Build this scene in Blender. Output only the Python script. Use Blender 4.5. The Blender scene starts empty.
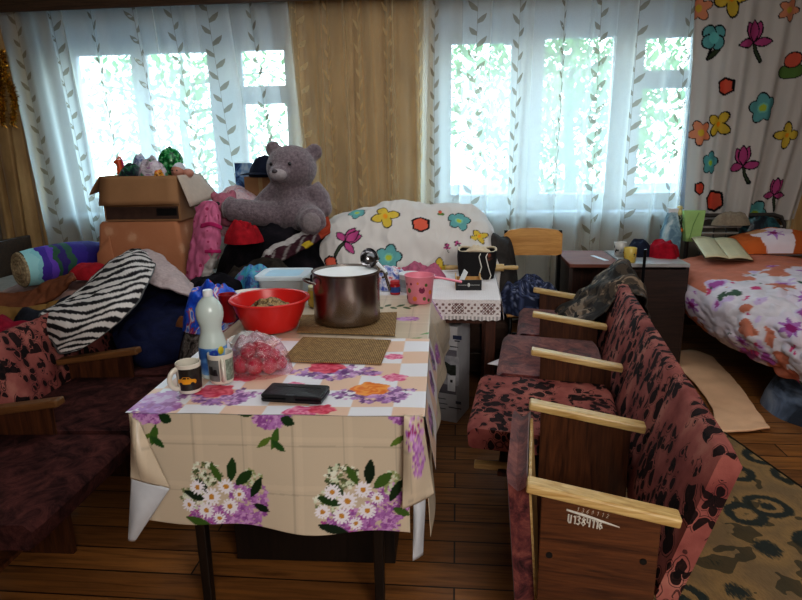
import bpy, math, random
import numpy as np
from mathutils import Vector, Matrix, noise
PI = math.pi
R = math.radians
rnd = random.Random(7)
SC = bpy.context.scene
COL = SC.collection

# ------------------------------------------------------------------ camera
CAM_H, YAW, PITCH, ROLL, FPX = 1.5, 5.4, 14.0, 0.9, 602.0
def cam_axes():
    y, p, r = R(YAW), R(PITCH), R(ROLL)
    f = Vector((-math.sin(y)*math.cos(p), math.cos(y)*math.cos(p), -math.sin(p)))
    rt = Vector((math.cos(y), math.sin(y), 0))
    up = rt.cross(f)
    return math.cos(r)*rt - math.sin(r)*up, math.sin(r)*rt + math.cos(r)*up, f
CR, CU, CF = cam_axes()
def at(px, py, x=None, y=None, z=None):
    """world point seen at a photo pixel on the plane x=, y= or z="""
    d = CR*((px-401)/FPX) + CU*(-(py-300)/FPX) + CF
    o = Vector((0, 0, CAM_H))
    t = (x/d.x) if x is not None else (y/d.y) if y is not None else (z-CAM_H)/d.z
    return o + d*t
cam = bpy.data.objects.new('camera', bpy.data.cameras.new('camera'))
COL.objects.link(cam)
m = Matrix((CR, CU, -CF)).transposed().to_4x4()
m.translation = (0, 0, CAM_H)
cam.matrix_world = m
cam.data.sensor_width = 36
cam.data.lens = 36*FPX/802
cam.data.clip_start = 0.05
SC.camera = cam
SC.view_settings.view_transform = 'Standard'
SC.view_settings.look = 'Medium High Contrast'
SC.view_settings.exposure = 0.28

# ------------------------------------------------------------------ colours
def lin(c):
    c = np.asarray(c, float)/255.0
    return np.where(c <= 0.04045, c/12.92, ((c+0.055)/1.055)**2.4)
def S(r, g=None, b=None):
    if isinstance(r, str):
        r = r.lstrip('#'); r, g, b = int(r[0:2], 16), int(r[2:4], 16), int(r[4:6], 16)
    return tuple(float(v) for v in lin((r, g, b)))
def c4(c): return (c[0], c[1], c[2], 1.0)
MATS = {}
class NT:
    def __init__(s, name):
        s.m = bpy.data.materials.new(name); s.m.use_nodes = True
        s.t = s.m.node_tree; s.t.nodes.clear()
        s.out = s.n('ShaderNodeOutputMaterial')
    def n(s, t, **kw):
        x = s.t.nodes.new(t)
        for k, v in kw.items(): setattr(x, k, v)
        return x
    def l(s, a, b): s.t.links.new(a, b)
    def coord(s, scale=(1, 1, 1), rot=(0, 0, 0), kind='Object'):
        tc = s.n('ShaderNodeTexCoord'); mp = s.n('ShaderNodeMapping')
        mp.inputs['Scale'].default_value = scale; mp.inputs['Rotation'].default_value = rot
        s.l(tc.outputs[kind], mp.inputs['Vector']); return mp.outputs['Vector']
    def noise(s, vec, scale, detail=3, rough=.55, dist=0):
        x = s.n('ShaderNodeTexNoise'); x.inputs['Scale'].default_value = scale
        x.inputs['Detail'].default_value = detail; x.inputs['Roughness'].default_value = rough
        x.inputs['Distortion'].default_value = dist
        s.l(vec, x.inputs['Vector']); return x
    def ramp(s, fac, stops, interp='LINEAR'):
        x = s.n('ShaderNodeValToRGB'); x.color_ramp.interpolation = interp
        e = x.color_ramp.elements
        while len(e) < len(stops): e.new(.5)
        for i, (p, c) in enumerate(stops):
            e[i].position = p; e[i].color = c4(c)
        s.l(fac, x.inputs['Fac']); return x.outputs['Color']
    def mix(s, fac, a, b, mode='MIX'):
        x = s.n('ShaderNodeMix', data_type='RGBA', blend_type=mode)
        for sock, v in ((x.inputs['Factor'], fac), (x.inputs['A'], a), (x.inputs['B'], b)):
            pass
        ins = [x.inputs[0], x.inputs[6], x.inputs[7]]
        for sock, v in zip(ins, (fac, a, b)):
            if hasattr(v, 'is_linked'): s.l(v, sock)
            elif isinstance(v, (int, float)): sock.default_value = v
            else: sock.default_value = c4(v)
        return x.outputs[2]
    def math(s, op, a, b=None):
        x = s.n('ShaderNodeMath', operation=op)
        for sock, v in zip(x.inputs, (a, b)):
            if v is None: continue
            if hasattr(v, 'is_linked'): s.l(v, sock)
            else: sock.default_value = v
        return x.outputs[0]
    def bsdf(s, color, rough=.6, metal=0, bump=None, bstr=.3, bdist=.01, spec=.5, **kw):
        b = s.n('ShaderNodeBsdfPrincipled')
        if hasattr(color, 'is_linked'): s.l(color, b.inputs['Base Color'])
        else: b.inputs['Base Color'].default_value = c4(color)
        if hasattr(rough, 'is_linked'): s.l(rough, b.inputs['Roughness'])
        else: b.inputs['Roughness'].default_value = rough
        b.inputs['Metallic'].default_value = metal
        b.inputs['Specular IOR Level'].default_value = spec
        for k, v in kw.items(): b.inputs[k].default_value = v
        if bump is not None:
            bp = s.n('ShaderNodeBump'); bp.inputs['Strength'].default_value = bstr
            bp.inputs['Distance'].default_value = bdist
            s.l(bump, bp.inputs['Height']); s.l(bp.outputs['Normal'], b.inputs['Normal'])
        s.l(b.outputs[0], s.out.inputs['Surface']); return b

def mat(name, rgb, rough=.6, metal=0, var=.15, scale=20, bump=0, bscale=None, spec=.5, **kw):
    if name in MATS: return MATS[name]
    t = NT(name); v = t.coord()
    n = t.noise(v, scale)
    a = tuple(max(0, c*(1-var)) for c in rgb); b = tuple(min(1, c*(1+var)) for c in rgb)
    c = t.ramp(n.outputs['Fac'], [(.3, a), (.7, b)])
    bm = None
    if bump:
        bm = t.noise(v, bscale or scale*4, 4).outputs['Fac']
    t.bsdf(c, rough, metal, bm, bump, .01, spec, **kw)
    MATS[name] = t.m; return t.m
def wood(name, c1, c2, scale=9, axis='x', rough=.45, stretch=14):
    if name in MATS: return MATS[name]
    t = NT(name)
    sc = {'x': (1, stretch, stretch), 'y': (stretch, 1, stretch), 'z': (stretch, stretch, 1)}[axis]
    v = t.coord(sc)
    n = t.noise(v, scale*.35, 5, .6, 1.2)
    w = t.noise(v, scale*2, 3)
    f = t.math('ADD', t.math('MULTIPLY', n.outputs['Fac'], .75), t.math('MULTIPLY', w.outputs['Fac'], .25))
    c = t.ramp(f, [(.36, c1), (.5, tuple((a+b)/2 for a, b in zip(c1, c2))), (.64, c2)])
    t.bsdf(c, rough, 0, f, .12)
    MATS[name] = t.m; return t.m
def painted(name, rough=.8, bump=.15, bscale=250, fold=0, foldscale=9, spec=.3, trans=0):
    """colour read from the mesh's own colour attribute, with a weave bump"""
    if name in MATS: return MATS[name]
    t = NT(name); v = t.coord()
    a = t.n('ShaderNodeAttribute', attribute_name='Col')
    h = t.noise(v, bscale, 2).outputs['Fac']
    if fold:
        f = t.noise(v, foldscale, 4, .6, 1.0).outputs['Fac']
        h = t.math('ADD', t.math('MULTIPLY', h, .12), t.math('MULTIPLY', f, fold))
        b = t.bsdf(a.outputs['Color'], rough, 0, h, .6, .03, spec)
    else:
        b = t.bsdf(a.outputs['Color'], rough, 0, h, bump, .004, spec)
    if trans:
        tl = t.n('ShaderNodeBsdfTranslucent'); t.l(a.outputs['Color'], tl.inputs['Color'])
        mx = t.n('ShaderNodeMixShader'); mx.inputs[0].default_value = trans
        t.l(b.outputs[0], mx.inputs[1]); t.l(tl.outputs[0], mx.inputs[2]); t.l(mx.outputs[0], t.out.inputs['Surface'])
    MATS[name] = t.m; return t.m

# ------------------------------------------------------------------ mesh building
class MB:
    def __init__(s): s.V, s.F, s.M, s.C = [], [], [], []
    def add(s, vs, fs, mi=0, col=None):
        o = len(s.V); s.V += [tuple(v) for v in vs]
        s.F += [tuple(i+o for i in f) for f in fs]; s.M += [mi]*len(fs)
        if col is None: col = [(1, 1, 1)]*len(vs)
        s.C += [tuple(c) for c in col]; return s
    def box(s, c, d, rz=0, mi=0, rot=None, taper=1):
        M = rot if rot is not None else Matrix.Rotation(rz, 3, 'Z')
        vs = []
        for z in (-1, 1):
            k = taper if z > 0 else 1
            for x, y in ((-1, -1), (1, -1), (1, 1), (-1, 1)):
                vs.append(Vector(c) + M @ Vector((x*d[0]/2*k, y*d[1]/2*k, z*d[2]/2)))
        return s.add(vs, [(3, 2, 1, 0), (4, 5, 6, 7), (0, 1, 5, 4), (1, 2, 6, 5), (2, 3, 7, 6), (3, 0, 4, 7)], mi)
    def bar(s, a, b, w, h, mi=0, up=(0, 0, 1)):
        a, b = Vector(a), Vector(b); d = (b-a); L = d.length; d.normalize()
        u = Vector(up); sd = d.cross(u).normalized(); u = sd.cross(d)
        M = Matrix((d, -sd, u)).transposed()
        return s.box((a+b)/2, (L, w, h), mi=mi, rot=M)
    def tube(s, pts, r, n=8, mi=0, caps=True, flat=1.0):
        P = [Vector(p) for p in pts]; rr = r if isinstance(r, (list, tuple)) else [r]*len(P)
        vs, fs = [], []; ref = None
        for i, p in enumerate(P):
            t = (P[min(i+1, len(P)-1)] - P[max(i-1, 0)]).normalized()
            if ref is None:
                ref = Vector((0, 0, 1)) if abs(t.z) < .9 else Vector((1, 0, 0))
            a = t.cross(ref).normalized(); b = a.cross(t).normalized(); ref = b
            for k in range(n):
                th = 2*PI*k/n
                vs.append(p + a*math.cos(th)*rr[i] + b*math.sin(th)*rr[i]*flat)
        for i in range(len(P)-1):
            for k in range(n):
                fs.append((i*n+k, i*n+(k+1) % n, (i+1)*n+(k+1) % n, (i+1)*n+k))
        if caps:
            fs.append(tuple(range(n-1, -1, -1))); fs.append(tuple((len(P)-1)*n+k for k in range(n)))
        return s.add(vs, fs, mi)
    def lathe(s, prof, c=(0, 0, 0), n=36, mi=0, rot=None, closed=False, sx=1, sy=1):
        vs, fs = [], []; m = len(prof)
        for r_, z in prof:
            for k in range(n):
                a = 2*PI*k/n; v = Vector((r_*math.cos(a)*sx, r_*math.sin(a)*sy, z))
                if rot is not None: v = rot @ v
                vs.append(v + Vector(c))
        for i in range(m-1):
            for k in range(n):
                fs.append((i*n+k, i*n+(k+1) % n, (i+1)*n+(k+1) % n, (i+1)*n+k))
        if prof[0][0] > 1e-5: fs.append(tuple(range(n-1, -1, -1)))
        if prof[-1][0] > 1e-5 and not closed: fs.append(tuple((m-1)*n+k for k in range(n)))
        return s.add(vs, fs, mi)
    def ell(s, c, r, nu=20, nv=12, mi=0, rot=None, noise_amp=0, nscale=8, seed=0):
        prof = []; vs, fs = [], []
        if isinstance(r, (int, float)): r = (r, r, r)
        for i in range(nv+1):
            ph = PI*i/nv
            for k in range(nu):
                th = 2*PI*k/nu
                d = Vector((math.sin(ph)*math.cos(th), math.sin(ph)*math.sin(th), -math.cos(ph)))
                f = 1 + (noise_amp*noise.noise(d*nscale*.3 + Vector((seed, seed*1.7, 0))) if noise_amp else 0)
                v = Vector((d.x*r[0]*f, d.y*r[1]*f, d.z*r[2]*f))
                if rot is not None: v = rot @ v
                vs.append(v+Vector(c))
        for i in range(nv):
            for k in range(nu):
                fs.append((i*nu+k, i*nu+(k+1) % nu, (i+1)*nu+(k+1) % nu, (i+1)*nu+k))
        return s.add(vs, fs, mi)
    def grid(s, P, col=None, mi=0, mask=None, flip=False):
        """P: (nv, nu, 3) array"""
        nv, nu = P.shape[:2]; o = len(s.V)
        s.V += [tuple(v) for v in P.reshape(-1, 3).tolist()]
        if col is None: s.C += [(1, 1, 1)]*(nu*nv)
        else: s.C += [tuple(c) for c in col.reshape(-1, 3).tolist()]
        for j in range(nv-1):
            for i in range(nu-1):
                if mask is not None and not mask[j, i]: continue
                a = o+j*nu+i
                f = (a, a+1, a+nu+1, a+nu)
                s.F.append(f[::-1] if flip else f); s.M.append(mi)
        return s
    def poly(s, pts, mi=0): return s.add(pts, [tuple(range(len(pts)))], mi)
    def prism(s, pts2, z0, z1, mi=0, xf=None):
        n = len(pts2); f = xf or (lambda x, y, z: (x, y, z))
        vs = [f(x, y, z0) for x, y in pts2] + [f(x, y, z1) for x, y in pts2]
        fs = [tuple(range(n-1, -1, -1)), tuple(range(n, 2*n))] + [(i, (i+1) % n, n+(i+1) % n, n+i) for i in range(n)]
        return s.add(vs, fs, mi)
    def xform(s, M):
        s.V = [tuple(M @ Vector(v)) for v in s.V]; return s
    def build(s, name, mats, parent=None, smooth=False, bevel=0, solid=0, sub=0, remesh=0, world=False, auto=40, center=False, soff=0):
        me = bpy.data.meshes.new(name)
        V = s.V; loc = None
        if parent is not None and world:
            inv = (Matrix.Translation(parent.location) @ parent.rotation_euler.to_matrix().to_4x4()).inverted()
            V = [tuple(inv @ Vector(v)) for v in V]
        if center:
            A = np.array(V); lo, hi = A.min(0), A.max(0)
            loc = Vector(((lo[0]+hi[0])/2, (lo[1]+hi[1])/2, lo[2]))
            V = (A-np.array(loc)).tolist()
        me.from_pydata(V, [], s.F)
        if not isinstance(mats, (list, tuple)): mats = [mats]
        for mm in mats: me.materials.append(mm)
        me.polygons.foreach_set('material_index', s.M)
        ca = me.color_attributes.new('Col', 'FLOAT_COLOR', 'POINT')
        arr = np.ones((len(V), 4), np.float32); arr[:, :3] = np.array(s.C, np.float32)
        ca.data.foreach_set('color', arr.ravel())
        if smooth:
            me.polygons.foreach_set('use_smooth', [True]*len(me.polygons))
            if smooth != 'all': me.set_sharp_from_angle(angle=R(auto))
        me.update()
        o = bpy.data.objects.new(name, me); COL.objects.link(o)
        if loc is not None: o.location = loc
        if parent is not None: o.parent = parent
        if remesh:
            x = o.modifiers.new('remesh', 'REMESH'); x.mode = 'VOXEL'; x.voxel_size = remesh; x.use_smooth_shade = True
            x = o.modifiers.new('smooth', 'SMOOTH'); x.factor = .5; x.iterations = 4
        if bevel:
            x = o.modifiers.new('bevel', 'BEVEL'); x.width = bevel; x.segments = 2; x.limit_method = 'ANGLE'; x.angle_limit = R(35)
        if solid:
            x = o.modifiers.new('solid', 'SOLIDIFY'); x.thickness = solid; x.offset = soff
        if sub:
            x = o.modifiers.new('sub', 'SUBSURF'); x.levels = sub; x.render_levels = sub
        return o

def tag(o, label=None, cat=None, group=None, kind=None):
    if label: o['label'] = label
    if cat: o['category'] = cat
    if group: o['group'] = group
    if kind: o['kind'] = kind
    return o
def thing(name, label, cat, loc=(0, 0, 0), rz=0, group=None):
    o = bpy.data.objects.new(name, None); COL.objects.link(o)
    o.empty_display_size = .05
    o.location = loc; o.rotation_euler = (0, 0, rz)
    return tag(o, label, cat, group)
def struct(o): o['kind'] = 'structure'; return o
def copy_tree(o, parent=None):
    c = o.copy(); COL.objects.link(c); c.parent = parent
    for ch in list(o.children): copy_tree(ch, c)
    return c

# ------------------------------------------------------------------ surfaces and pattern painting
def cr_interp(C, n):
    """Catmull-Rom along axis 0 to n samples"""
    C = np.asarray(C, float); m = C.shape[0]
    t = np.linspace(0, m-1, n); i = np.minimum(t.astype(int), m-2); f = (t-i).reshape((-1,)+(1,)*(C.ndim-1))
    P = np.concatenate([2*C[:1]-C[1:2], C, 2*C[-1:]-C[-2:-1]])
    a, b, c, d = P[i], P[i+1], P[i+2], P[i+3]
    return .5*(2*b + (c-a)*f + (2*a-5*b+4*c-d)*f*f + (3*b-a-3*c+d)*f**3)
def patch(ctrl, nu, nv):
    C = np.array([[list(p) for p in row] for row in ctrl], float)
    A = cr_interp(C, nv)
    return np.swapaxes(cr_interp(np.swapaxes(A, 0, 1), nu), 0, 1)
def normals(P):
    du = np.gradient(P, axis=1); dv = np.gradient(P, axis=0)
    n = np.cross(du, dv); return n/(np.linalg.norm(n, axis=2, keepdims=True)+1e-9)
def nz(P, scale, seed=0, oct=3, stretch=(1, 1, 1)):
    out = np.empty(P.shape[:2])
    st = Vector(stretch)*scale; of = Vector((seed*3.1, seed*1.3, seed*7.7))
    for j in range(P.shape[0]):
        for i in range(P.shape[1]):
            p = P[j, i]
            out[j, i] = noise.fractal(Vector((p[0]*st.x, p[1]*st.y, p[2]*st.z))+of, .9, 2.0, oct)
    return out
def ridged(P, scale, seed=0, stretch=(1, 1, 1)):
    return 1-2*np.abs(np.clip(nz(P, scale, seed, 2, stretch), -1, 1))
def wrinkle(P, amp, scale, seed=0, stretch=(1, 1, 1), ridge=False):
    f = ridged(P, scale, seed, stretch) if ridge else nz(P, scale, seed, 3, stretch)
    return P + normals(P)*(f*amp)[..., None]
class Paint:
    def __init__(s, U, Vv, base):
        s.U, s.V = U, Vv
        s.C = np.empty(U.shape+(3,)); s.C[:] = lin(base) if np.ndim(base) == 1 else base
    def put(s, mask, rgb): s.C[mask] = lin(rgb)
    def polar(s, c, rot=0, sx=1, sy=1):
        x, y = s.U-c[0], s.V-c[1]; cs, sn = math.cos(rot), math.sin(rot)
        X, Y = (x*cs+y*sn)/sx, (-x*sn+y*cs)/sy
        return np.hypot(X, Y), np.arctan2(Y, X), X, Y
    def ell(s, c, r, rgb, rot=0, sx=1, sy=1, line=None, lw=.2):
        d, _, _, _ = s.polar(c, rot, sx, sy)
        if line is not None: s.put(d < r+lw, line)
        s.put(d < r, rgb)
    def star(s, c, r, n, depth, rgb, rot=0, line=None, lw=.004, center=None, sx=1, sy=1, sharp=1):
        d, th, _, _ = s.polar(c, rot, sx, sy)
        e = r*(1-depth+depth*np.abs(np.cos(n*th/2))**sharp)
        if line is not None: s.put(d < e+lw, line)
        s.put(d < e, rgb)
        if center is not None: s.put(d < r*.28, center)
    def leaf(s, a, b, w, rgb, line=None, lw=.003):
        a, b = np.array(a, float), np.array(b, float); L = np.linalg.norm(b-a); d = (b-a)/L
        t = ((s.U-a[0])*d[0]+(s.V-a[1])*d[1])/L; n = np.abs(-(s.U-a[0])*d[1]+(s.V-a[1])*d[0])
        e = w*np.sin(np.clip(t, 0, 1)*PI)**.8
        if line is not None: s.put((n < e+lw) & (t > -.06) & (t < 1.06), line)
        s.put((n < e) & (t > 0) & (t < 1), rgb)
    def stroke(s, pts, w, rgb):
        for a, b in zip(pts[:-1], pts[1:]):
            a, b = np.array(a, float), np.array(b, float); d = b-a; L2 = d@d+1e-12
            t = np.clip(((s.U-a[0])*d[0]+(s.V-a[1])*d[1])/L2, 0, 1)
            s.put(np.hypot(s.U-a[0]-t*d[0], s.V-a[1]-t*d[1]) < w, rgb)
    def pol(s, pts, rgb, line=None, lw=.004):
        inside = np.zeros(s.U.shape, bool); n = len(pts)
        for i in range(n):
            (x1, y1), (x2, y2) = pts[i], pts[(i+1) % n]
            c = ((y1 > s.V) != (y2 > s.V)) & (s.U < (x2-x1)*(s.V-y1)/((y2-y1) or 1e-9)+x1)
            inside ^= c
        s.put(inside, rgb)
        if line is not None: s.stroke(list(pts)+[pts[0]], lw, line)
    def rose(s, c, r, c1, c2, sy=.85, seed=0, rot=0):
        d, th, _, _ = s.polar(c, rot, 1, sy)
        e = r*(1+.10*np.sin(5*th+seed)+.05*np.sin(9*th+2*seed))
        m = d < e; q = d/e
        k = .5+.5*np.sin(9*q+2.2*np.sin(3*th+6*q+seed)+seed)
        A, B = lin(c1), lin(c2)
        s.C[m] = (A[None]*(k[m][:, None])+B[None]*(1-k[m][:, None]))
    def cluster(s, c, r, n, cols, dot, seed=0, sy=.6):
        q = random.Random(seed)
        for _ in range(n):
            a, d = q.uniform(0, 2*PI), r*math.sqrt(q.random())
            p = (c[0]+d*math.cos(a), c[1]+d*sy*math.sin(a))
            s.star(p, dot*q.uniform(.7, 1.3), 4, .5, q.choice(cols), rot=q.uniform(0, 3))
    def daisy(s, c, r, seed=0):
        s.star(c, r, 13, .55, (236, 232, 240), rot=seed, sharp=.6)
        s.ell(c, r*.3, (196, 140, 60))
def make_curtain_P(x0, x1, y0, z1, z0, folds, amp, seed, nu=260, nv=40, slant=0.0, flare=1.0, sway=1.25):
    q = random.Random(seed)
    ph = [q.uniform(0, 6.28) for _ in range(4)]
    u = np.linspace(0, 1, nu)[None, :]; v = np.linspace(0, 1, nv)[:, None]
    a = 2*PI*folds*(u + .015*np.sin(2*PI*3*u+ph[2])) + ph[0]
    pl = np.sin(a) + .35*np.sin(1.73*a+ph[1]+1.2*v) + .25*np.sin(.47*a+ph[3])
    lam = (x1-x0)/folds
    X = x0+(x1-x0)*u + slant*v*(1+0*u) + .015*np.sin(a*.5+3*v) + sway*lam/(2*PI)*np.cos(a+.6)*(.5+.5*np.sin(.31*a+ph[0]))
    Y = y0+amp*(.35+.65*v*flare)*pl
    Z = z1+(z0-z1)*v+0*u
    return np.stack([X+0*v, Y, Z], 2)
def bilinear(P, u, v):
    nv, nu = P.shape[:2]
    x = min(max(u, 0), 1)*(nu-1); y = min(max(v, 0), 1)*(nv-1)
    i, j = min(int(x), nu-2), min(int(y), nv-2); fx, fy = x-i, y-j
    return P[j, i]*(1-fx)*(1-fy)+P[j, i+1]*fx*(1-fy)+P[j+1, i]*(1-fx)*fy+P[j+1, i+1]*fx*fy
def heap(c, rx, ry, h, seed=0, amp=.25, nr=22, nt=56, power=2.2, fold=.12, fscale=9, ragged=.15, rz=0):
    """a rumpled mound of cloth: polar height field standing on z = c[2]"""
    P = np.zeros((nr, nt+1, 3)); of = Vector((seed*5.3, seed*2.1, 0))
    for j in range(nr):
        r = j/(nr-1)
        for i in range(nt+1):
            th = 2*PI*(i % nt)/nt
            k = 1+ragged*noise.noise(Vector((math.cos(th)*1.6, math.sin(th)*1.6, seed*3.7)))
            x, y = math.cos(th)*r*k, math.sin(th)*r*k
            p = Vector((x*rx*fscale, y*ry*fscale, 0))+of
            z = (1-r**power)**.7*(1+amp*.7*noise.noise(Vector((x*2.2, y*2.2, seed))))*h
            fa = fold*min(rx, ry, h*1.2)*.5
            z += fa*(1-abs(2*noise.noise(p)))*(1-r**4) + fa*.4*noise.noise(p*2.3)*(1-r**4)
            X, Y = x*rx, y*ry; cs, sn = math.cos(rz), math.sin(rz)
            P[j, i] = (c[0]+X*cs-Y*sn, c[1]+X*sn+Y*cs, c[2]+max(0, z))
    return P
# ================================================================== THE ROOM
XL, XR, YB, YR, ZC = -4.1, 3.3, 5.2, -1.7, 2.98
WIN = [(-3.50, -1.37), (-0.20, 1.93)]
WZ0, WZ1 = 0.99, 2.58
M_WALL = mat('wall_plaster', S('#8d8174'), .9, var=.06, scale=3, bump=.15, bscale=60)
M_CEIL = mat('ceiling_plaster', S('#b9b2a6'), .9, var=.04, scale=3)
def floor_material():
    t = NT('floor_planks'); v = t.coord(); vs = t.coord((.9, 14, 1))
    br = t.n('ShaderNodeTexBrick'); br.offset = .37; br.squash = 1
    for k, x in (('Scale', 1), ('Brick Width', 2.6), ('Row Height', .13), ('Mortar Size', .0035), ('Mortar Smooth', .2), ('Bias', 0)):
        br.inputs[k].default_value = x
    br.inputs['Color1'].default_value = c4(S('#84572f')); br.inputs['Color2'].default_value = c4(S('#a06c3a')); br.inputs['Mortar'].default_value = c4(S('#2a170b'))
    t.l(v, br.inputs['Vector'])
    n = t.noise(vs, 3.2, 5, .6, .8)
    g = t.ramp(n.outputs['Fac'], [(.3, (.5, .46, .42)), (.55, (1, 1, 1)), (.75, (1.25, 1.2, 1.05))])
    c = t.mix(1.0, br.outputs['Color'], g, 'MULTIPLY')
    rg = t.ramp(t.noise(v, 5).outputs['Fac'], [(.3, (.28,)*3), (.7, (.5,)*3)])
    t.bsdf(c, rg, 0, n.outputs['Fac'], .08, .01, .5)
    return t.m
b = MB(); b.box(((XL+XR)/2, (YB+YR)/2, -.05), (XR-XL, YB-YR, .1)); struct(b.build('floor', floor_material()))
b = MB(); b.box(((XL+XR)/2, (YB+YR)/2, ZC+.05), (XR-XL, YB-YR, .1)); struct(b.build('ceiling', M_CEIL))
b = MB(); T = .34
segs = [(XL, WIN[0][0], 0, ZC), (WIN[0][1], WIN[1][0], 0, ZC), (WIN[1][1], XR, 0, ZC)]
for (a, c) in WIN: segs += [(a, c, 0, WZ0), (a, c, WZ1, ZC)]
for a, c, z0, z1 in segs: b.box(((a+c)/2, YB+T/2, (z0+z1)/2), (c-a, T, z1-z0))
struct(b.build('wall_back', M_WALL))
b = MB(); b.box((XL-.1, (YB+YR)/2, ZC/2), (.2, YB-YR, ZC)); struct(b.build('wall_left', M_WALL))
b = MB(); b.box((XR+.1, (YB+YR)/2, ZC/2), (.2, YB-YR, ZC)); struct(b.build('wall_right', M_WALL))
b = MB(); b.box(((XL+XR)/2, YR-.1, ZC/2), (XR-XL, .2, ZC)); struct(b.build('wall_front', M_WALL))
M_BASE = wood('baseboard_wood', S('#3c2416'), S('#5a3a22'), axis='x')
b = MB(); b.box(((XL+XR)/2, YB-.012, .05), (XR-XL-.02, .024, .1)); struct(b.build('baseboard_back', M_BASE, bevel=.004))

M_FRAME = mat('window_paint', S('#b9c0cc'), .45, var=.05, scale=6)
t = NT('window_glass'); g = t.n('ShaderNodeBsdfGlossy'); g.inputs['Roughness'].default_value = .02
tr = t.n('ShaderNodeBsdfTransparent'); tr.inputs['Color'].default_value = (.93, .97, .96, 1)
mx = t.n('ShaderNodeMixShader'); mx.inputs[0].default_value = .05
t.l(tr.outputs[0], mx.inputs[1]); t.l(g.outputs[0], mx.inputs[2]); t.l(mx.outputs[0], t.out.inputs['Surface']); M_GLASS = t.m
for k, (a, c) in enumerate(WIN):
    root = thing('window_%d' % (k+1), None, None, ((a+c)/2, YB+.12, WZ0)); struct(root)
    W = c-a; y0, y1 = YB+.08, YB+.2
    # openings as (x0, x1, z0, z1) in the wall
    op = [(a+.12, a+.66, WZ0+.10, WZ1-.22), (a+.87, a+1.47, WZ0+.10, WZ1-.2), (a+1.66, c-.06, WZ0+.10, 1.98), (a+1.66, c-.06, 2.06, WZ1-.22)]
    if k == 0:
        op = [(a+.17, a+.72, WZ0+.10, WZ1-.22), (a+.80, a+1.40, WZ0+.10, WZ1-.22), (a+1.64, c-.06, WZ0+.10, 1.93), (a+1.64, c-.06, 2.02, WZ1-.22)]
    f = MB()
    xs = sorted({a, c} | {v for o in op for v in o[:2]}); zs = sorted({WZ0, WZ1} | {v for o in op for v in o[2:]})
    for i in range(len(xs)-1):
        for j in range(len(zs)-1):
            mxx, mzz = (xs[i]+xs[i+1])/2, (zs[j]+zs[j+1])/2
            if any(o[0] < mxx < o[1] and o[2] < mzz < o[3] for o in op): continue
            f.box((mxx, YB+.14, mzz), (xs[i+1]-xs[i], .12, zs[j+1]-zs[j]))
    f.build('window_frame', M_FRAME, root, world=True)
    for o in op:
        s = MB(); w = .028
        for (x0, x1, z0, z1) in ((o[0], o[1], o[2], o[2]+w), (o[0], o[1], o[3]-w, o[3]), (o[0], o[0]+w, o[2], o[3]), (o[1]-w, o[1], o[2], o[3])):
            s.box(((x0+x1)/2, YB+.12, (z0+z1)/2), (x1-x0, .05, z1-z0))
        sh = s.build('sash', M_FRAME, root, world=True, bevel=.003)
        p = MB(); p.box(((o[0]+o[1])/2, YB+.13, (o[2]+o[3])/2), (o[1]-o[0]-.02, .004, o[3]-o[2]-.02))
        pn = p.build('pane', M_GLASS, root, world=True)
    h = MB(); h.box((op[2][0]+.012, YB+.085, 1.5), (.014, .03, .10)); h.tube([(op[2][0]+.012, YB+.08, 1.5), (op[2][0]+.012, YB+.05, 1.5), (op[2][0]+.012, YB+.045, 1.44)], .006)
    h.build('window_handle', mat('steel_dull', S('#8a8d90'), .35, .9), root, world=True)
    b = MB(); b.box(((a+c)/2, YB-.035, WZ0-.02), (c-a+.1, .23, .035)); b.build('sill', M_FRAME, root, world=True, bevel=.006)

# ------------------------------------------------------------------ outside
M_SNOW = mat('grey_pavement', S('#59636c'), .9, var=.1, scale=.6)
b = MB(); b.box((-1, 25, -1.05), (90, 38.8, .1)); struct(b.build('ground', M_SNOW))
t = NT('spring_leaves'); v = t.coord()
c = t.ramp(t.noise(v, 3).outputs['Fac'], [(.3, S('#557a4c')), (.7, S('#8db37c'))])
d = t.n('ShaderNodeBsdfDiffuse'); tl = t.n('ShaderNodeBsdfTranslucent'); mx = t.n('ShaderNodeMixShader')
t.l(c, d.inputs['Color']); t.l(c, tl.inputs['Color']); t.l(d.outputs[0], mx.inputs[1]); t.l(tl.outputs[0], mx.inputs[2]); t.l(mx.outputs[0], t.out.inputs['Surface']); M_LEAF = t.m
M_BARK = mat('grey_bark', S('#4f5450'), .9, var=.2, scale=12)
def tree(x, y, h, cr, seed, label, n=900):
    q = random.Random(seed); root = thing('tree', label, 'tree', (x, y, -1), 0, 'trees outside the windows')
    tb = MB(); pts = [(0, 0, 0), (.1, 0, h*.3), (-.05, .05, h*.6), (.1, 0, h*.9)]
    tb.tube(pts, [.16, .13, .09, .03], 8)
    for k in range(9):
        z = h*(.35+.06*k); a = q.uniform(0, 6.28); L = cr*q.uniform(.6, 1)
        tb.tube([(0, 0, z), (L*.5*math.cos(a), L*.5*math.sin(a), z+.25), (L*math.cos(a), L*math.sin(a), z+.35+q.uniform(-.2, .3))], [.05, .03, .008], 6)
    tb.build('trunk', M_BARK, root, smooth=True)
    lb = MB()
    for k in range(n):
        a, e, r = q.uniform(0, 6.28), q.uniform(-1, 1), cr*q.random()**.4
        p = Vector((r*math.cos(a)*math.sqrt(1-e*e), r*math.sin(a)*math.sqrt(1-e*e), h*.68+e*r*.95)); s_ = q.uniform(.07, .16)
        rot = Matrix.Rotation(q.uniform(0, 6.28), 3, 'Z') @ Matrix.Rotation(q.uniform(-1, 1), 3, 'X')
        lb.add([p+rot@Vector(v) for v in ((-s_*.5, 0, 0), (0, -s_, 0), (s_*.5, 0, 0), (0, s_, 0))], [(0, 1, 2, 3)])
    lb.build('crown', M_LEAF, root)
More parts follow.
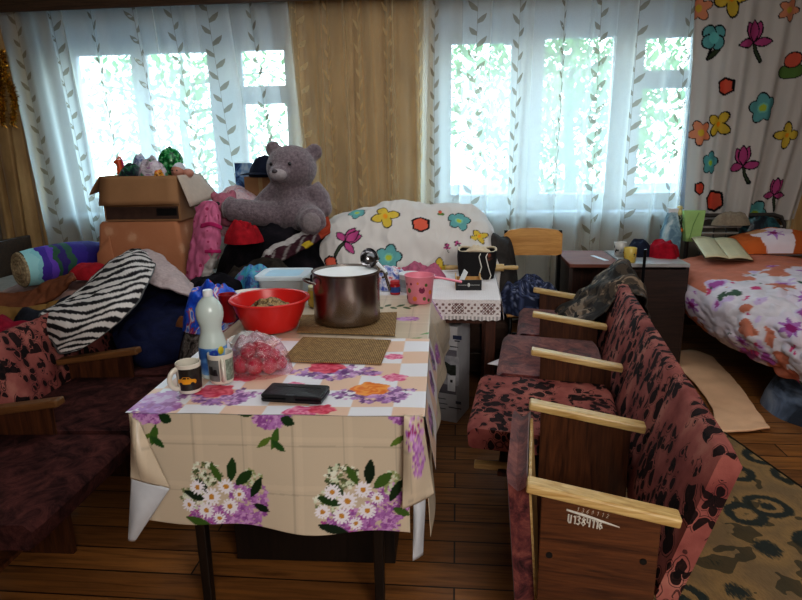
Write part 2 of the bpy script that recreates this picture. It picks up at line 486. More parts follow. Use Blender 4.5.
tree(2.3, 13.2, 5.5, 2.7, 1, 'tall leafy tree outside the right window', 6500)
tree(-2.2, 19.0, 5.4, 1.9, 2, 'slimmer green tree farther off, outside the left edge of the right window', 1800)
tree(-6.4, 14.2, 5.2, 2.8, 3, 'bushy tree outside the left window', 3200)

# ------------------------------------------------------------------ light
w = bpy.data.worlds.new('sky'); SC.world = w; w.use_nodes = True
nt = w.node_tree; nt.nodes.clear()
o = nt.nodes.new('ShaderNodeOutputWorld'); bg = nt.nodes.new('ShaderNodeBackground'); tc = nt.nodes.new('ShaderNodeTexCoord')
sp = nt.nodes.new('ShaderNodeSeparateXYZ'); rp = nt.nodes.new('ShaderNodeValToRGB')
nt.links.new(tc.outputs['Generated'], sp.inputs[0]); nt.links.new(sp.outputs['Z'], rp.inputs['Fac'])
rp.color_ramp.elements[0].position = 0; rp.color_ramp.elements[0].color = (.86, .95, 1.0, 1)
rp.color_ramp.elements[1].position = .7; rp.color_ramp.elements[1].color = (.42, .70, 1.0, 1)
nt.links.new(rp.outputs['Color'], bg.inputs['Color']); bg.inputs['Strength'].default_value = 9.5
nt.links.new(bg.outputs[0], o.inputs['Surface'])
def area(name, loc, target, sx, sy, power, col=(1, 1, 1), portal=False):
    l = bpy.data.lights.new(name, 'AREA'); l.shape = 'RECTANGLE'; l.size = sx; l.size_y = sy; l.energy = power; l.color = col
    ob = bpy.data.objects.new(name, l); COL.objects.link(ob); ob.location = loc
    ob.rotation_euler = (Vector(target)-Vector(loc)).to_track_quat('-Z', 'Y').to_euler()
    if portal: l.cycles.is_portal = True
    return ob
for a, c in WIN:
    area('window_portal', ((a+c)/2, YB+.36, (WZ0+WZ1)/2), ((a+c)/2, 0, (WZ0+WZ1)/2), c-a, WZ1-WZ0, 1, portal=True)
area('rear_window_light', (1.0, -1.5, 2.25), (-.1, 2.6, .6), 2.0, 1.2, 74, (1, .97, .93))

area('overhead_fill', (-.3, 3.1, 2.93), (-.3, 3.1, 0), 3.2, 2.0, 22, (.92, .97, 1))  # unseen overhead fill lamp, added to brighten table tops and sheet
# ------------------------------------------------------------------ curtains
def sheer_material(name, rgb, alpha, edge=.45):
    t = NT(name); v = t.coord((1, 1, 1))
    lw = t.n('ShaderNodeLayerWeight'); lw.inputs['Blend'].default_value = .35
    wv = t.noise(v, 420, 1)
    a = t.math('ADD', t.math('MULTIPLY', lw.outputs['Facing'], edge), alpha)
    a = t.math('ADD', a, t.math('MULTIPLY', t.math('SUBTRACT', wv.outputs['Fac'], .5), .25))
    d = t.n('ShaderNodeBsdfDiffuse'); tl = t.n('ShaderNodeBsdfTranslucent'); m1 = t.n('ShaderNodeMixShader'); m1.inputs[0].default_value = .55
    for x in (d, tl): x.inputs['Color'].default_value = c4(rgb)
    tr = t.n('ShaderNodeBsdfTransparent'); m2 = t.n('ShaderNodeMixShader')
    t.l(d.outputs[0], m1.inputs[1]); t.l(tl.outputs[0], m1.inputs[2])
    t.l(a, m2.inputs[0]); t.l(tr.outputs[0], m2.inputs[1]); t.l(m1.outputs[0], m2.inputs[2]); t.l(m2.outputs[0], t.out.inputs['Surface'])
    return t.m
M_SHEER = sheer_material('white_sheer_voile', (.87, .86, .79), .55)
M_SHEER_IVORY = sheer_material('ivory_sheer_voile', (.92, .82, .62), .26, .75)
M_EMB = sheer_material('embroidered_leaf_thread', S('#a39a88'), .78, .2)
M_EMBW = sheer_material('pale_leaf_thread', S('#d9c6a0'), .85, .1)
def embroider(mb, P, W, H, cols, seed, mi, size=.085, off=-.004, step=.085):
    q = random.Random(seed)
    for cu in cols:
        v = .02+q.random()*.03; k = 0
        lean = q.uniform(-.012, .012)
        while v < .97:
            u = cu+lean*v
            sgn = 1 if k % 2 else -1; ang = R(30)*sgn
            L, w_ = size*q.uniform(.85, 1.15), size*.17
            base = np.array([u, v])
            pts = []
            for (l, s_) in ((0, 0), (.3, 1), (.65, .8), (1, 0), (.65, -.8), (.3, -1)):
                x = l*L*math.sin(ang)+s_*w_*math.cos(ang); y = -(l*L*math.cos(ang)-s_*w_*math.sin(ang))
                p = bilinear(P, u+x/W, v+y/H); pts.append((p[0], p[1]+off, p[2]))
            mb.add(pts, [(0, 1, 5), (1, 2, 4, 5), (2, 3, 4)], mi)
            p1 = bilinear(P, u, v); p2 = bilinear(P, u, v+step/H)
            mb.add([(p1[0]-.0015, p1[1]+off, p1[2]), (p1[0]+.0015, p1[1]+off, p1[2]), (p2[0]+.0015, p2[1]+off, p2[2]), (p2[0]-.0015, p2[1]+off, p2[2])], [(0, 1, 2, 3)], mi)
            v += step/H; k += 1
ZT = 2.80
# left window sheer, sweeping to the right as it falls
P = make_curtain_P(-3.72, -1.28, 4.97, ZT, .10, 13, .045, 3, nu=420, slant=.20)
b = MB(); b.grid(P); embroider(b, P, 2.44, ZT-.1, [.05+.135*i for i in range(7)], 5, 1)
tag(b.build('sheer_curtain', [M_SHEER, M_EMB], smooth='all', center=True), 'white sheer curtain with leaf vines over the left window', 'curtain')
# right window sheer
P = make_curtain_P(-.27, 1.80, 4.98, ZT, .10, 11, .045, 11, nu=420, slant=-.03)
b = MB(); b.grid(P); embroider(b, P, 2.07, ZT-.1, [.05+.15*i for i in range(7)], 8, 1)
tag(b.build('sheer_curtain', [M_SHEER, M_EMB], smooth='all', center=True), 'white sheer curtain with leaf vines over the right window', 'curtain')
# golden drape on the pier
t = NT('golden_drape'); v = t.coord((1, 1, .25)); n = t.noise(v, 9, 4); wv = t.noise(t.coord(), 300, 1)
t.bsdf(t.ramp(n.outputs['Fac'], [(.3, S('#94754a')), (.7, S('#c6a472'))]), .55, 0, wv.outputs['Fac'], .2, .002, .3, **{'Sheen Weight': .3}); M_GOLD = t.m
P = make_curtain_P(-1.40, -.22, 5.09, ZT, .10, 6, .030, 21, nu=200)
b = MB(); b.grid(P)
tag(b.build('golden_drape', M_GOLD, smooth='all', center=True), 'golden brown drape hanging between the two windows', 'curtain')
P = make_curtain_P(-1.33, -.24, 4.985, ZT, .10, 8, .040, 23, nu=300, slant=.03)
b = MB(); b.grid(P); embroider(b, P, 1.16, ZT-.1, [.08+.21*i for i in range(5)], 9, 1)
tag(b.build('leaf_embroidered_sheer', [M_SHEER_IVORY, M_EMBW], smooth='all', center=True), 'ivory sheer with pale leaves in front of the golden drape', 'curtain')
# golden drapes at both outer ends
P = make_curtain_P(-4.08, -3.62, 5.03, ZT, .10, 4, .03, 31, nu=80)
b = MB(); b.grid(P)
tag(b.build('golden_drape', M_GOLD, smooth='all', center=True), 'brown gold drape at the far left edge, behind the tinsel', 'curtain')
P = make_curtain_P(2.30, 3.2, 5.05, ZT, .10, 6, .03, 33, nu=120)
b = MB(); b.grid(P)
tag(b.build('golden_drape', M_GOLD, smooth='all', center=True), 'brown gold drape at the right edge, behind the flowered curtain', 'curtain')
b = MB(); b.tube([(-4.08, 4.99, ZT+.01), (3.25, 4.99, ZT+.01)], .014, 10)
for x in (-3.9, -2.4, -.8, .9, 2.9): b.box((x, 5.095, ZT+.012), (.03, .22, .02))
tag(b.build('curtain_rail', mat('rail_brown', S('#4b3a2c'), .5), smooth=True), 'long curtain rail running along the window wall', 'curtain rail')

b = MB(); b.box((-.42, 4.855, 2.72), (7.3, .02, .24)); b.box((-.42, 5.02, 2.84), (7.3, .35, .014))
tag(b.build('curtain_pelmet', wood('pelmet_wood', S('#3d2b1f'), S('#5d4634'), axis='x'), bevel=.003), 'dark wooden pelmet board above the windows at the top of the photo', 'pelmet')
# white curtain with painted flowers
FLW = {'line': (22, 22, 26), 'teal': (104, 164, 164), 'pink': (182, 78, 132), 'yel': (208, 180, 72), 'red': (210, 98, 76), 'or': (214, 146, 112), 'grn': (98, 130, 66), 'stem': (62, 74, 52), 'core': (176, 190, 70)}
def motif(p, kind, c, s, rot=0):
    L = FLW['line']; x, y = c; lw = s*.10
    def o(a, r): return (x+s*r*math.cos(a+rot), y+s*r*math.sin(a+rot))
    if kind == 'teal':
        p.star(c, s, 5, .32, FLW['teal'], rot, L, lw, None); p.ell(c, s*.36, (128, 190, 170)); p.ell(c, s*.24, FLW['core'])
    elif kind == 'star':
        p.star(c, s*1.1, 5, .42, FLW['or'], rot, L, lw, FLW['yel'], sharp=1.6)
    elif kind == 'yel':
        for a in (0, PI*.55, PI*1.0, PI*1.5): p.ell(o(a, .55), s*.48, FLW['yel'], rot+a, 1.15, .75, L, lw)
        p.ell(c, s*.4, FLW['yel'])
        p.ell(c, s*.2, (226, 150, 40))
    elif kind == 'red':
        p.pol([o(PI/2+a, r) for a, r in ((-.2, .85), (.9, .9), (2.1, .85), (3.1, .9), (4.0, .95), (5.1, .95))], FLW['red'], L, lw)
    elif kind == 'tulip':
        p.stroke([o(-PI/2, .2), o(-PI/2+.15, 1.1), o(-PI/2+.28, 1.9)], s*.16, L); p.stroke([o(-PI/2, .2), o(-PI/2+.15, 1.1), o(-PI/2+.28, 1.85)], s*.08, FLW['stem'])
        p.leaf(o(-PI/2+.1, .5), o(-.35, 1.45), s*.26, FLW['pink'], L, lw); p.leaf(o(-PI/2-.1, .4), o(-PI*.86, 1.25), s*.27, FLW['pink'], L, lw)
        for a in (PI/2-.5, PI/2+.5, PI/2): p.leaf(o(-PI/2, .35), o(a, 1.05), s*.33, FLW['pink'], L, lw)
        p.ell(o(PI/2, .2), s*.35, FLW['pink'])
    elif kind == 'tealtulip':
        p.stroke([o(-PI/2, .2), o(-PI/2-.3, 1.7)], s*.13, L); p.leaf(o(-PI/2-.3, 1.7), o(-PI/2+.65, 1.0), s*.17, FLW['stem'], L, lw)
        for a, r in ((PI*.25, .55), (PI*.75, .55), (-PI*.25, .5), (-PI*.8, .5)): p.ell(o(a, r), s*.5, FLW['teal'], 0, 1, 1, L, lw)
        p.ell(c, s*.45, (120, 190, 186))
    elif kind == 'grn':
        p.ell(o(-PI/2, .5), s*.8, FLW['grn'], 0, 1.1, .6, L, lw); p.ell(o(PI/2, .3), s*.55, FLW['red'], 0, .9, .9, L, lw)
Y0 = 4.94
u0, u1, zb = 1.70, 2.86, .93
nu, nv = 210, 300
U, V_ = np.meshgrid(np.linspace(u0, u1, nu), np.linspace(ZT, zb, nv))
pt = Paint(U, V_, (205, 198, 192))
for (px, py, kind, s_, rot) in [(697, 8, 'star', .06, .3), (711, 38, 'tealtulip', .065, 0), (731, -2, 'yel', .08, .2), (754, 36, 'tulip', .07, .1), (724, 86, 'red', .05, .2),
        (797, 64, 'grn', .07, 0), (766, 108, 'teal', .075, .5), (717, 124, 'yel', .065, .9), (693, 133, 'star', .06, .8), (747, 160, 'tulip', .07, .15), (706, 163, 'teal', .06, .2),
        (711, 201, 'red', .065, .4), (690, 188, 'red', .04, 0), (772, 214, 'teal', .07, 0), (760, -25, 'teal', .07, 0), (700, -40, 'tulip', .07, 0), (790, 10, 'star', .05, 0), (798, 135, 'yel', .06, 0), (793, 190, 'tulip', .06, 0)]:
    q = at(px, py, y=Y0); motif(pt, kind, (q.x, q.z), s_*1.4, rot)
tt = (ZT-V_)/(ZT-zb)
a = 2*PI*(U-u0)
Yd = Y0 + (.022*np.sin(a*4.2+.6+1.0*tt) + .015*np.sin(a*7.1+2*tt) + .012*np.sin(a*2.2-3.5*tt))*(.4+.9*tt)
Xd = u0 + (U-u0)*(1-.30*tt**1.3) + .10*tt
b = MB(); b.grid(np.stack([Xd, Yd, V_], 2), pt.C)
tag(b.build('flowered_curtain', painted('flowered_cotton', .85, .1, 300, trans=.35), smooth='all', center=True, solid=.002), 'white cotton curtain printed with bold outlined flowers', 'curtain')

# tinsel
t = NT('gold_tinsel'); v = t.coord(); t.bsdf(t.ramp(t.noise(v, 90).outputs['Fac'], [(.35, S('#6b4313')), (.65, S('#e0a93c'))]), .25, .9); M_TIN = t.m
def tinsel(path, label):
    b = MB(); q = random.Random(4); b.tube(path, .006, 6)
    P = cr_interp(np.array(path), 60)
    for p in P:
        for k in range(16):
            d = Vector((q.gauss(0, 1), q.gauss(0, 1), q.gauss(0, 1))).normalized(); L = q.uniform(.03, .055); s_ = d.orthogonal()*.004
            b.add([Vector(p)-s_, Vector(p)+s_, Vector(p)+d*L], [(0, 1, 2)])
    tag(b.build('tinsel_garland', M_TIN, center=True), label, 'tinsel')
def W(px, py, **k): return tuple(at(px, py, **k))
tinsel([W(2, 52, y=4.84), W(6, 78, y=4.84), W(14, 96, y=4.84), W(13, 124, y=4.84)], 'gold tinsel garland at the left edge, right-hand strand')
tinsel([W(-3, 60, y=4.83), W(1, 90, y=4.83), W(3, 124, y=4.83)], 'gold tinsel garland at the left edge, left-hand strand')
# ================================================================== DINING TABLE
M_DARKWOOD = wood('dark_table_wood', S('#120c08'), S('#231811'), axis='z')
TO = Vector((-.535, 1.605, 0)); TR = R(1.5)
TW, TD, TZ = .437, 1.49, .745
tb = thing('dining_table', 'dark wooden dining table under the flowered oilcloths', 'table', TO, TR)
b = MB(); b.box((0, TD/2, TZ-.013), (TW*2-.01, TD-.01, .024)); b.build('tabletop', M_DARKWOOD, tb, bevel=.003)
b = MB()
for y in (.07, TD-.07): b.box((0, y, TZ-.075), (TW*2-.16, .02, .10))
for x in (-1, 1): b.box((x*(TW-.07), TD/2, TZ-.075), (.02, TD-.16, .10))
b.build('apron', M_DARKWOOD, tb)
for x in (-1, 1):
    for y in (.08, TD-.08):
        b = MB(); b.box((x*(TW-.145), y, (TZ-.025)/2), (.030, .034, TZ-.026), taper=1.3); b.build('leg', M_DARKWOOD, tb, bevel=.004)
ch_ = thing('stand_in_block', 'low dark wooden chest standing in for the black area under the dining table', 'block', (-.53, 2.42, 0), R(1.5))  # added dark block filling the black area under the table
b = MB(); b.box((0, 0, .20), (.60, 1.02, .38)); b.build('body', M_DARKWOOD, ch_, bevel=.004)
b = MB(); b.box((0, 0, .405), (.63, 1.05, .03)); b.build('lid', M_DARKWOOD, ch_, bevel=.004)
def tl(px, py, z=.752):
    p = at(px, py, z=z)-TO; c, s_ = math.cos(-TR), math.sin(-TR)
    return (p.x*c-p.y*s_, p.x*s_+p.y*c)
def tw(X, Yv, z): c, s_ = math.cos(TR), math.sin(TR); return (TO.x+X*c-Yv*s_, TO.y+X*s_+Yv*c, z)
LILAC = [(168, 110, 176), (186, 130, 192), (204, 158, 206), (150, 86, 158)]
def bouquet(p, c, k=1.0, seed=0):
    x, y = c; q = random.Random(seed)
    p.cluster((x-.03*k, y-.065*k), .075*k, 170, LILAC+[(170, 72, 150)], .0075*k, seed, .55)
    p.cluster((x+.085*k, y-.01*k), .062*k, 190, LILAC, .0068*k, seed+1, 1.15)
    p.cluster((x+.065*k, y-.085*k), .055*k, 120, LILAC, .0068*k, seed+2, .9)
    p.cluster((x-.045*k, y+.075*k), .05*k, 110, [(206, 214, 190), (226, 228, 214), (122, 132, 92), (80, 92, 60)], .006*k, seed+3, .8)
    p.cluster((x-.08*k, y+.0*k), .05*k, 80, [(206, 214, 190), (226, 228, 214), (122, 132, 92)], .006*k, seed+5, .8)
    p.cluster((x+.1*k, y+.06*k), .035*k, 50, [(206, 214, 190), (150, 160, 110)], .006*k, seed+4, 1)
    for (ax, ay, bx, by, w_) in ((.03, .05, .04, .13, .016), (.045, .04, .1, .09, .016), (.0, .05, -.03, .11, .012), (-.05, -.01, -.12, .015, .014), (-.04, .01, -.08, .06, .013), (.09, .0, .13, .07, .013), (.1, -.02, .15, -.04, .012), (-.03, -.1, -.12, -.07, .014), (-.02, -.11, -.06, -.15, .012), (.02, -.12, .05, -.15, .01)):
        p.leaf((x+ax*k, y+ay*k), (x+bx*k, y+by*k), w_*k, q.choice([(28, 52, 30), (38, 68, 34), (70, 100, 44), (24, 44, 30)]))
    for (ax, ay, r_) in ((-.012, .0, .034), (-.055, .03, .028), (.035, .035, .03), (-.03, -.045, .03), (.045, -.03, .03), (-.085, -.03, .026), (.01, -.07, .024), (.075, .01, .022)):
        p.daisy((x+ax*k-.02*k, y+ay*k), r_*k*.9, q.uniform(0, 6))
def beige(U, V_, base=(203, 188, 167)):
    p = Paint(U, V_, base)
    for k in range(-6, 14):
        for (A, st) in ((U, .152), (V_, .150)):
            d = np.abs(A-(k*st+.055)); m_ = (d < .0022); p.C[m_] = p.C[m_]*.82
            d2 = np.abs(A-(k*st+.055)-.02); m_ = d2 < .008; p.C[m_] = p.C[m_]*1.05
    return p
M_OIL = painted('oilcloth_print', .32, .05, 200, spec=.35)
M_OILBACK = mat('oilcloth_white_back', S('#c9ccd2'), .6, var=.05)
b = MB()
# top, seen beyond the checked cloth
nu, nv = 182, 300
U, V_ = np.meshgrid(np.linspace(-TW-.006, TW+.006, nu), np.linspace(-.004, TD+.004, nv))
p = beige(U, V_)
for (px, py, k) in ((395, 306, .7),):
    X, Yv = tl(px, py)
    for a in range(6): p.leaf((X-.08+.03*a, Yv), (X-.06+.035*a, Yv+(.05 if a % 2 else -.04)), .014, (40, 84, 48))
for (px, py) in ((408, 318), (432, 300), (300, 300), (330, 350)):
    p.cluster(tl(px, py), .055, 60, LILAC+[(200, 160, 205)], .01, px)
for (px, py) in ((412, 338), (430, 332), (404, 343)):
    X, Yv = tl(px, py); p.leaf((X-.04, Yv-.02), (X+.04, Yv+.02), .012, (96, 150, 80))
b.grid(np.stack([U, V_, np.full_like(U, TZ+.002)], 2), p.C)
# front drape; t = metres below the edge
nu, nv = 230, 120
U, Tm = np.meshgrid(np.linspace(-TW-.004, TW-.040, nu), np.linspace(0, 1, nv))
bot = .350+.02*(U+TW)/.9+.008*np.sin(U*14)
D = Tm*bot
p = beige(U, -D)
def fd(px, py): q = tl(px, 415)[0] if False else None
def fpos(px, py):
    w_ = at(px, py, y=1.575); return ((w_.x-TO.x), w_.z-.75)
bouquet(p, fpos(222, 496), .98, 3); bouquet(p, fpos(357, 502), 1.02, 9)
for (px, py, kk) in ((268, 420, 1), (146, 416, .8), (404, 420, .8)):
    X, Z = fpos(px, py); p.cluster((X, Z), .055*kk, 150, LILAC, .008, px, .6)
    p.leaf((X+.03, Z), (X+.07, Z-.02), .016, (30, 60, 34)); p.leaf((X-.04, Z+.02), (X-.10, Z+.01), .014, (40, 70, 34))
    p.leaf((X+.02, Z-.03), (X+.0, Z-.10), .012, (70, 104, 44)); p.leaf((X+.0, Z-.07), (X+.04, Z-.105), .011, (46, 84, 40)); p.leaf((X+.0, Z-.06), (X-.045, Z-.095), .009, (96, 120, 50))
Yd = -.006-.03*Tm**1.2-.012*np.sin(U*7+1)*Tm-.006*np.sin(U*19)*Tm
b.grid(np.stack([U*(1+.012*Tm), Yd, TZ+.002-D], 2), p.C, flip=True)
# right side drape, flaring towards the far corner
nu, nv = 200, 70
V2, Tm = np.meshgrid(np.linspace(0, TD+.004, nu), np.linspace(0, 1, nv))
D = Tm*(.30+.10*np.clip(1-V2/.5, 0, 1))
p = beige(V2, -D)
for (y_, z_) in ((.06, -.12), (.5, -.2), (1.0, -.16), (1.38, -.05)): p.cluster((y_, z_), .06, 60, LILAC+[(196, 90, 170)], .011, int(y_*100), .8)
Xd = TW+.005+Tm*(.02+.075*(V2/TD)**1.5)+.012*np.sin(V2*13)*Tm
b.grid(np.stack([Xd, V2+.03*Tm*(V2/TD), TZ+.002-D], 2), p.C)
# left and back drapes
V2, Tm = np.meshgrid(np.linspace(0, TD, 80), np.linspace(0, 1, 30)); D = Tm*.40
b.grid(np.stack([-TW-.005-.03*Tm-.01*np.sin(V2*11)*Tm, V2, TZ+.002-D], 2), beige(V2, -D).C, flip=True)
U, Tm = np.meshgrid(np.linspace(-TW, TW, 60), np.linspace(0, 1, 30)); D = Tm*.30
b.grid(np.stack([U, TD+.005+.03*Tm, TZ+.002-D], 2), beige(U, -D).C)
def tri_patch(A, B_, C, D_, n, bulge, mi, colfn=None):
    """bilinear patch A-B / D-C, bulged along -Y"""
    u, v = np.meshgrid(np.linspace(0, 1, n), np.linspace(0, 1, n)); u, v = u[..., None], v[..., None]
    A, B_, C, D_ = map(lambda q: np.array(q, float), (A, B_, C, D_))
    Q = A*(1-u)*(1-v)+B_*u*(1-v)+C*u*v+D_*(1-u)*v
    Q[..., 1] -= bulge*np.sin(PI*u[..., 0])*np.sin(PI*np.clip(v[..., 0], 0, 1)*.9+.15)
    return Q
# left corner: cloth folded over itself, with its white back showing below
def lc(px, py, y): w_ = at(px, py, y=1.575+y); return (w_.x-TO.x, y-.02, w_.z)
Q = tri_patch(lc(131, 416, .0), lc(138, 420, -.01), lc(169, 488, -.03), lc(130, 478, -.03), 26, .03, 0)
b.grid(Q, beige(Q[..., 0]*1.0, Q[..., 2]).C*.98, flip=True)
Q = tri_patch(lc(131, 474, -.02), lc(169, 489, -.035), lc(135, 541, -.02), lc(128, 540, -.02), 20, .02, 1)
b.grid(Q, None, 1, flip=True)
# right front corner: hanging flap with lilac print and the white tail under it
def rc(px, py, y): w_ = at(px, py, y=1.592+y); return (w_.x-TO.x, y, w_.z)
Q = tri_patch(rc(403, 418, -.03), rc(422, 418, .0), rc(434, 499, -.02), rc(401, 514, -.06), 30, .035, 0)
p = beige(Q[..., 0]*2, Q[..., 2]); p.cluster((Q[6, 15, 0]*2, Q[6, 15, 2]), .05, 60, LILAC+[(150, 40, 110)], .007, 5, 1.0); p.cluster((Q[14, 18, 0]*2, Q[14, 18, 2]), .035, 60, LILAC, .008, 6, 1.4)
b.grid(Q, p.C, flip=True)
Q = tri_patch(rc(413, 500, .0), rc(426, 497, .02), rc(423, 560, .02), rc(412, 566, -.01), 16, .02, 1)
b.grid(Q, None, 1, flip=True)
# far right corner flap
A = np.array
Q = tri_patch((TW+.004, TD-.36, TZ), (TW+.004, TD+.0, TZ), (TW+.11, TD+.06, TZ-.24), (TW+.03, TD-.30, TZ-.36), 26, .0, 0)
Q[..., 0] += .03*np.sin(np.linspace(0, PI, 26))[:, None]
p = beige(Q[..., 1], Q[..., 2]); p.cluster((TD-.06, TZ-.06), .05, 120, LILAC+[(190, 90, 180)], .009, 15, 1.0)
b.grid(Q, p.C)
cl = b.build('tablecloth', [M_OIL, M_OILBACK], smooth='all', solid=.0012)
cl.location = TO; cl.rotation_euler = (0, 0, TR)
tag(cl, 'beige oilcloth with lilac and daisy bouquets hanging over the table front', 'tablecloth')

# checked oilcloth with roses on top of it
nu, nv = 190, 180
Y1 = tl(340, 338)[1]
U, V_ = np.meshgrid(np.linspace(-TW-.012, TW+.010, nu), np.linspace(-.012, Y1, nv))
p = Paint(U, V_, (236, 236, 242))
ck = .128; par = (np.floor((U+.033)/ck)+np.floor((V_-.052)/ck)) % 2 == 0
p.put(par, (232, 200, 178))
RED, ORG, PNK, PUR = ((206, 48, 84), (236, 120, 140)), ((232, 120, 40), (246, 170, 90)), ((214, 70, 130), (246, 170, 196)), [(142, 92, 156), (112, 70, 130), (196, 150, 204), (170, 124, 182), (214, 176, 216)]
def spray(px, py, k=1, rose=RED, seed=1):
    X, Yv = tl(px, py)
    p.cluster((X+.04*k, Yv-.05*k), .085*k, 95, PUR, .011*k, seed, .6); p.cluster((X-.06*k, Yv-.03*k), .055*k, 26, PUR, .011*k, seed+1, .7); p.cluster((X+.1*k, Yv-.01*k), .06*k, 26, PUR, .011*k, seed+2, .8)
    p.rose((X, Yv+.012*k), .062*k, *rose, seed=seed)
spray(214, 392, 1.0, RED, 3); spray(370, 390, 1.0, ORG, 5); spray(326, 368, 1.05, RED, 8)
for (px, py, r_, c_) in ((395, 377, .042, PNK), (394, 356, .036, PNK), (294, 385, .034, PNK), (300, 412, .05, PNK), (322, 409, .04, RED), (246, 376, .05, RED), (166, 403, .0, PNK), (252, 371, .03, PNK), (373, 374, .02, PNK)):
    if r_: p.rose(tl(px, py), r_, *c_, seed=px)
p.cluster(tl(153, 405), .085, 90, [(176, 120, 190), (200, 150, 206), (160, 90, 160)], .016, 77, .7)
p.cluster(tl(160, 396), .06, 40, [(214, 190, 224), (200, 150, 206)], .018, 78, .7)
X, Yv = tl(372, 373); p.cluster((X, Yv), .03, 24, PUR, .012, 12)
p.put((V_ < -.0085), (40, 30, 30))
b = MB(); b.grid(np.stack([U, V_, TZ+.0055+0*U+.0012*np.sin(U*21+V_*9)], 2), p.C)
V2, Tm = np.meshgrid(np.linspace(-.01, Y1, 130), np.linspace(0, 1, 40)); D = Tm*(.17-.08*V2)
p2 = Paint(V2, -D, (226, 222, 224)); p2.put((np.floor(V2/ck) % 2 == 0), (226, 196, 176))
for (y_, z_) in ((.12, -.07), (.4, -.06), (.62, -.05)): p2.cluster((y_, z_), .06, 70, PUR+[(70, 110, 60)], .014, int(y_*50))
b.grid(np.stack([TW+.0115+.03*Tm, V2, TZ+.0055-D], 2), p2.C)
cl = b.build('checked_oilcloth', M_OIL, smooth='all'); cl.location = TO; cl.rotation_euler = (0, 0, TR)
tag(cl, 'white and peach checked oilcloth with roses on the near half of the table', 'tablecloth')

# ------------------------------------------------------------------ on the table
ZTP = TZ+.008
M_STEEL = mat('brushed_steel', S('#958b85'), .26, 1.0, var=.08, scale=6)
M_WHITE = mat('white_plastic', S('#dfe3e6'), .35, var=.02)
M_BLACK = mat('black_plastic', S('#17171a'), .35, var=.1)
# placemats
t = NT('woven_straw'); v = t.coord()
wv = t.n('ShaderNodeTexWave', wave_type='BANDS', bands_direction='X'); wv.inputs['Scale'].default_value = 45; wv.inputs['Distortion'].default_value = 1.5; wv.inputs['Detail Scale'].default_value = 6
t.l(v, wv.inputs['Vector']); n = t.noise(v, 60, 3)
f = t.math('ADD', t.math('MULTIPLY', wv.outputs['Fac'], .45), t.math('MULTIPLY', n.outputs['Fac'], .55))
t.bsdf(t.ramp(f, [(.25, S('#5c4428')), (.55, S('#93744a')), (.8, S('#b99a68'))]), .8, 0, f, .5, .003); M_STRAW = t.m
def placemat(corners, label):
    C = [np.array(at(*c, z=ZTP)) for c in corners]
    u, v = np.meshgrid(np.linspace(0, 1, 24), np.linspace(0, 1, 14)); u, v = u[..., None], v[..., None]
    Q = C[0]*(1-u)*(1-v)+C[1]*u*(1-v)+C[2]*u*v+C[3]*(1-u)*v
    q = random.Random(3)
    Q[..., 2] += .0015
    b = MB(); b.grid(Q, flip=True)
    o = b.build('placemat', M_STRAW, center=True, solid=.004, soff=1); tag(o, label, 'placemat', 'woven straw placemats')
placemat([(303, 338), (391, 341), (381, 365), (281, 362)], 'brown woven placemat lying empty in front of the steel pot')
placemat([(302, 316), (397, 313), (395, 336), (297, 333)], 'brown woven placemat underneath the steel pot')
# stock pot
pc = Vector((-.488, 2.585, ZTP+.006)); pot = thing('stock_pot', 'large stainless steel pot filled with white liquid, on the far placemat', 'pot', pc)
r_, h_ = .148, .225
b = MB(); b.lathe([(0, 0), (r_-.012, 0), (r_-.002, .008), (r_, .02), (r_, h_-.004), (r_+.004, h_), (r_+.004, h_+.004), (r_-.003, h_+.004), (r_-.004, h_-.01), (r_-.004, .012), (0, .012)], n=64)
b.build('body', M_STEEL, pot, smooth=True)
b = MB(); b.lathe([(r_-.0045, h_-.006), (r_-.02, h_-.0045), (.06, h_-.004), (0, h_-.004)], n=64)
b.build('milk', mat('milk_white', S('#f4f6f6'), .5, var=.02), pot, smooth=True)
for sgn, th in ((1, R(208)), (1, R(28))):
    c_, s_ = math.cos(th), math.sin(th); b = MB()
    P_ = []
    for k in range(9):
        a = -PI/2+PI*k/8; w_ = .055*math.sin(a); d = r_+.004+.038*math.cos(a)
        P_.append((c_*d-s_*w_, s_*d+c_*w_, h_-.035+.012*math.cos(a)))
    b.tube(P_, .0055, 10); b.build('handle', M_STEEL, pot, smooth=True)
# ladle
lc0 = Vector(at(370, 258, y=2.66)); ld = thing('ladle', 'steel soup ladle hooked over the right rim of the pot', 'ladle', (lc0.x, lc0.y, lc0.z-.03))
rot = Matrix.Rotation(R(80), 3, 'X') @ Matrix.Rotation(R(-20), 3, 'Y')
prof = [(0, -.032), (.018, -.030), (.033, -.020), (.042, -.004), (.045, .010), (.0435, .010), (.040, -.003), (.031, -.018), (.017, -.0275), (0, -.0295)]
b = MB(); b.lathe(prof, lc0, 32, rot=rot); b.build('bowl', mat('polished_steel', S('#9d9da0'), .16, 1, var=.03), ld, smooth=True, world=True)
b = MB(); pe = at(383, 268, y=2.60); pe2 = at(390, 290, y=2.62)
b.tube([lc0+Vector((.025, .0, -.03)), (lc0+Vector(pe))/2+Vector((.004, .0, .008)), pe, pe2], [.006, .0055, .006, .007], 10); b.build('handle', M_STEEL, ld, smooth=True, world=True)
b = MB(); q1 = at(377, 263, y=2.598); q2 = at(386, 272, y=2.60); b.tube([q1, q2], [.013, .012], 12, flat=.6); b.build('grip', M_WHITE, ld, smooth=True, world=True)
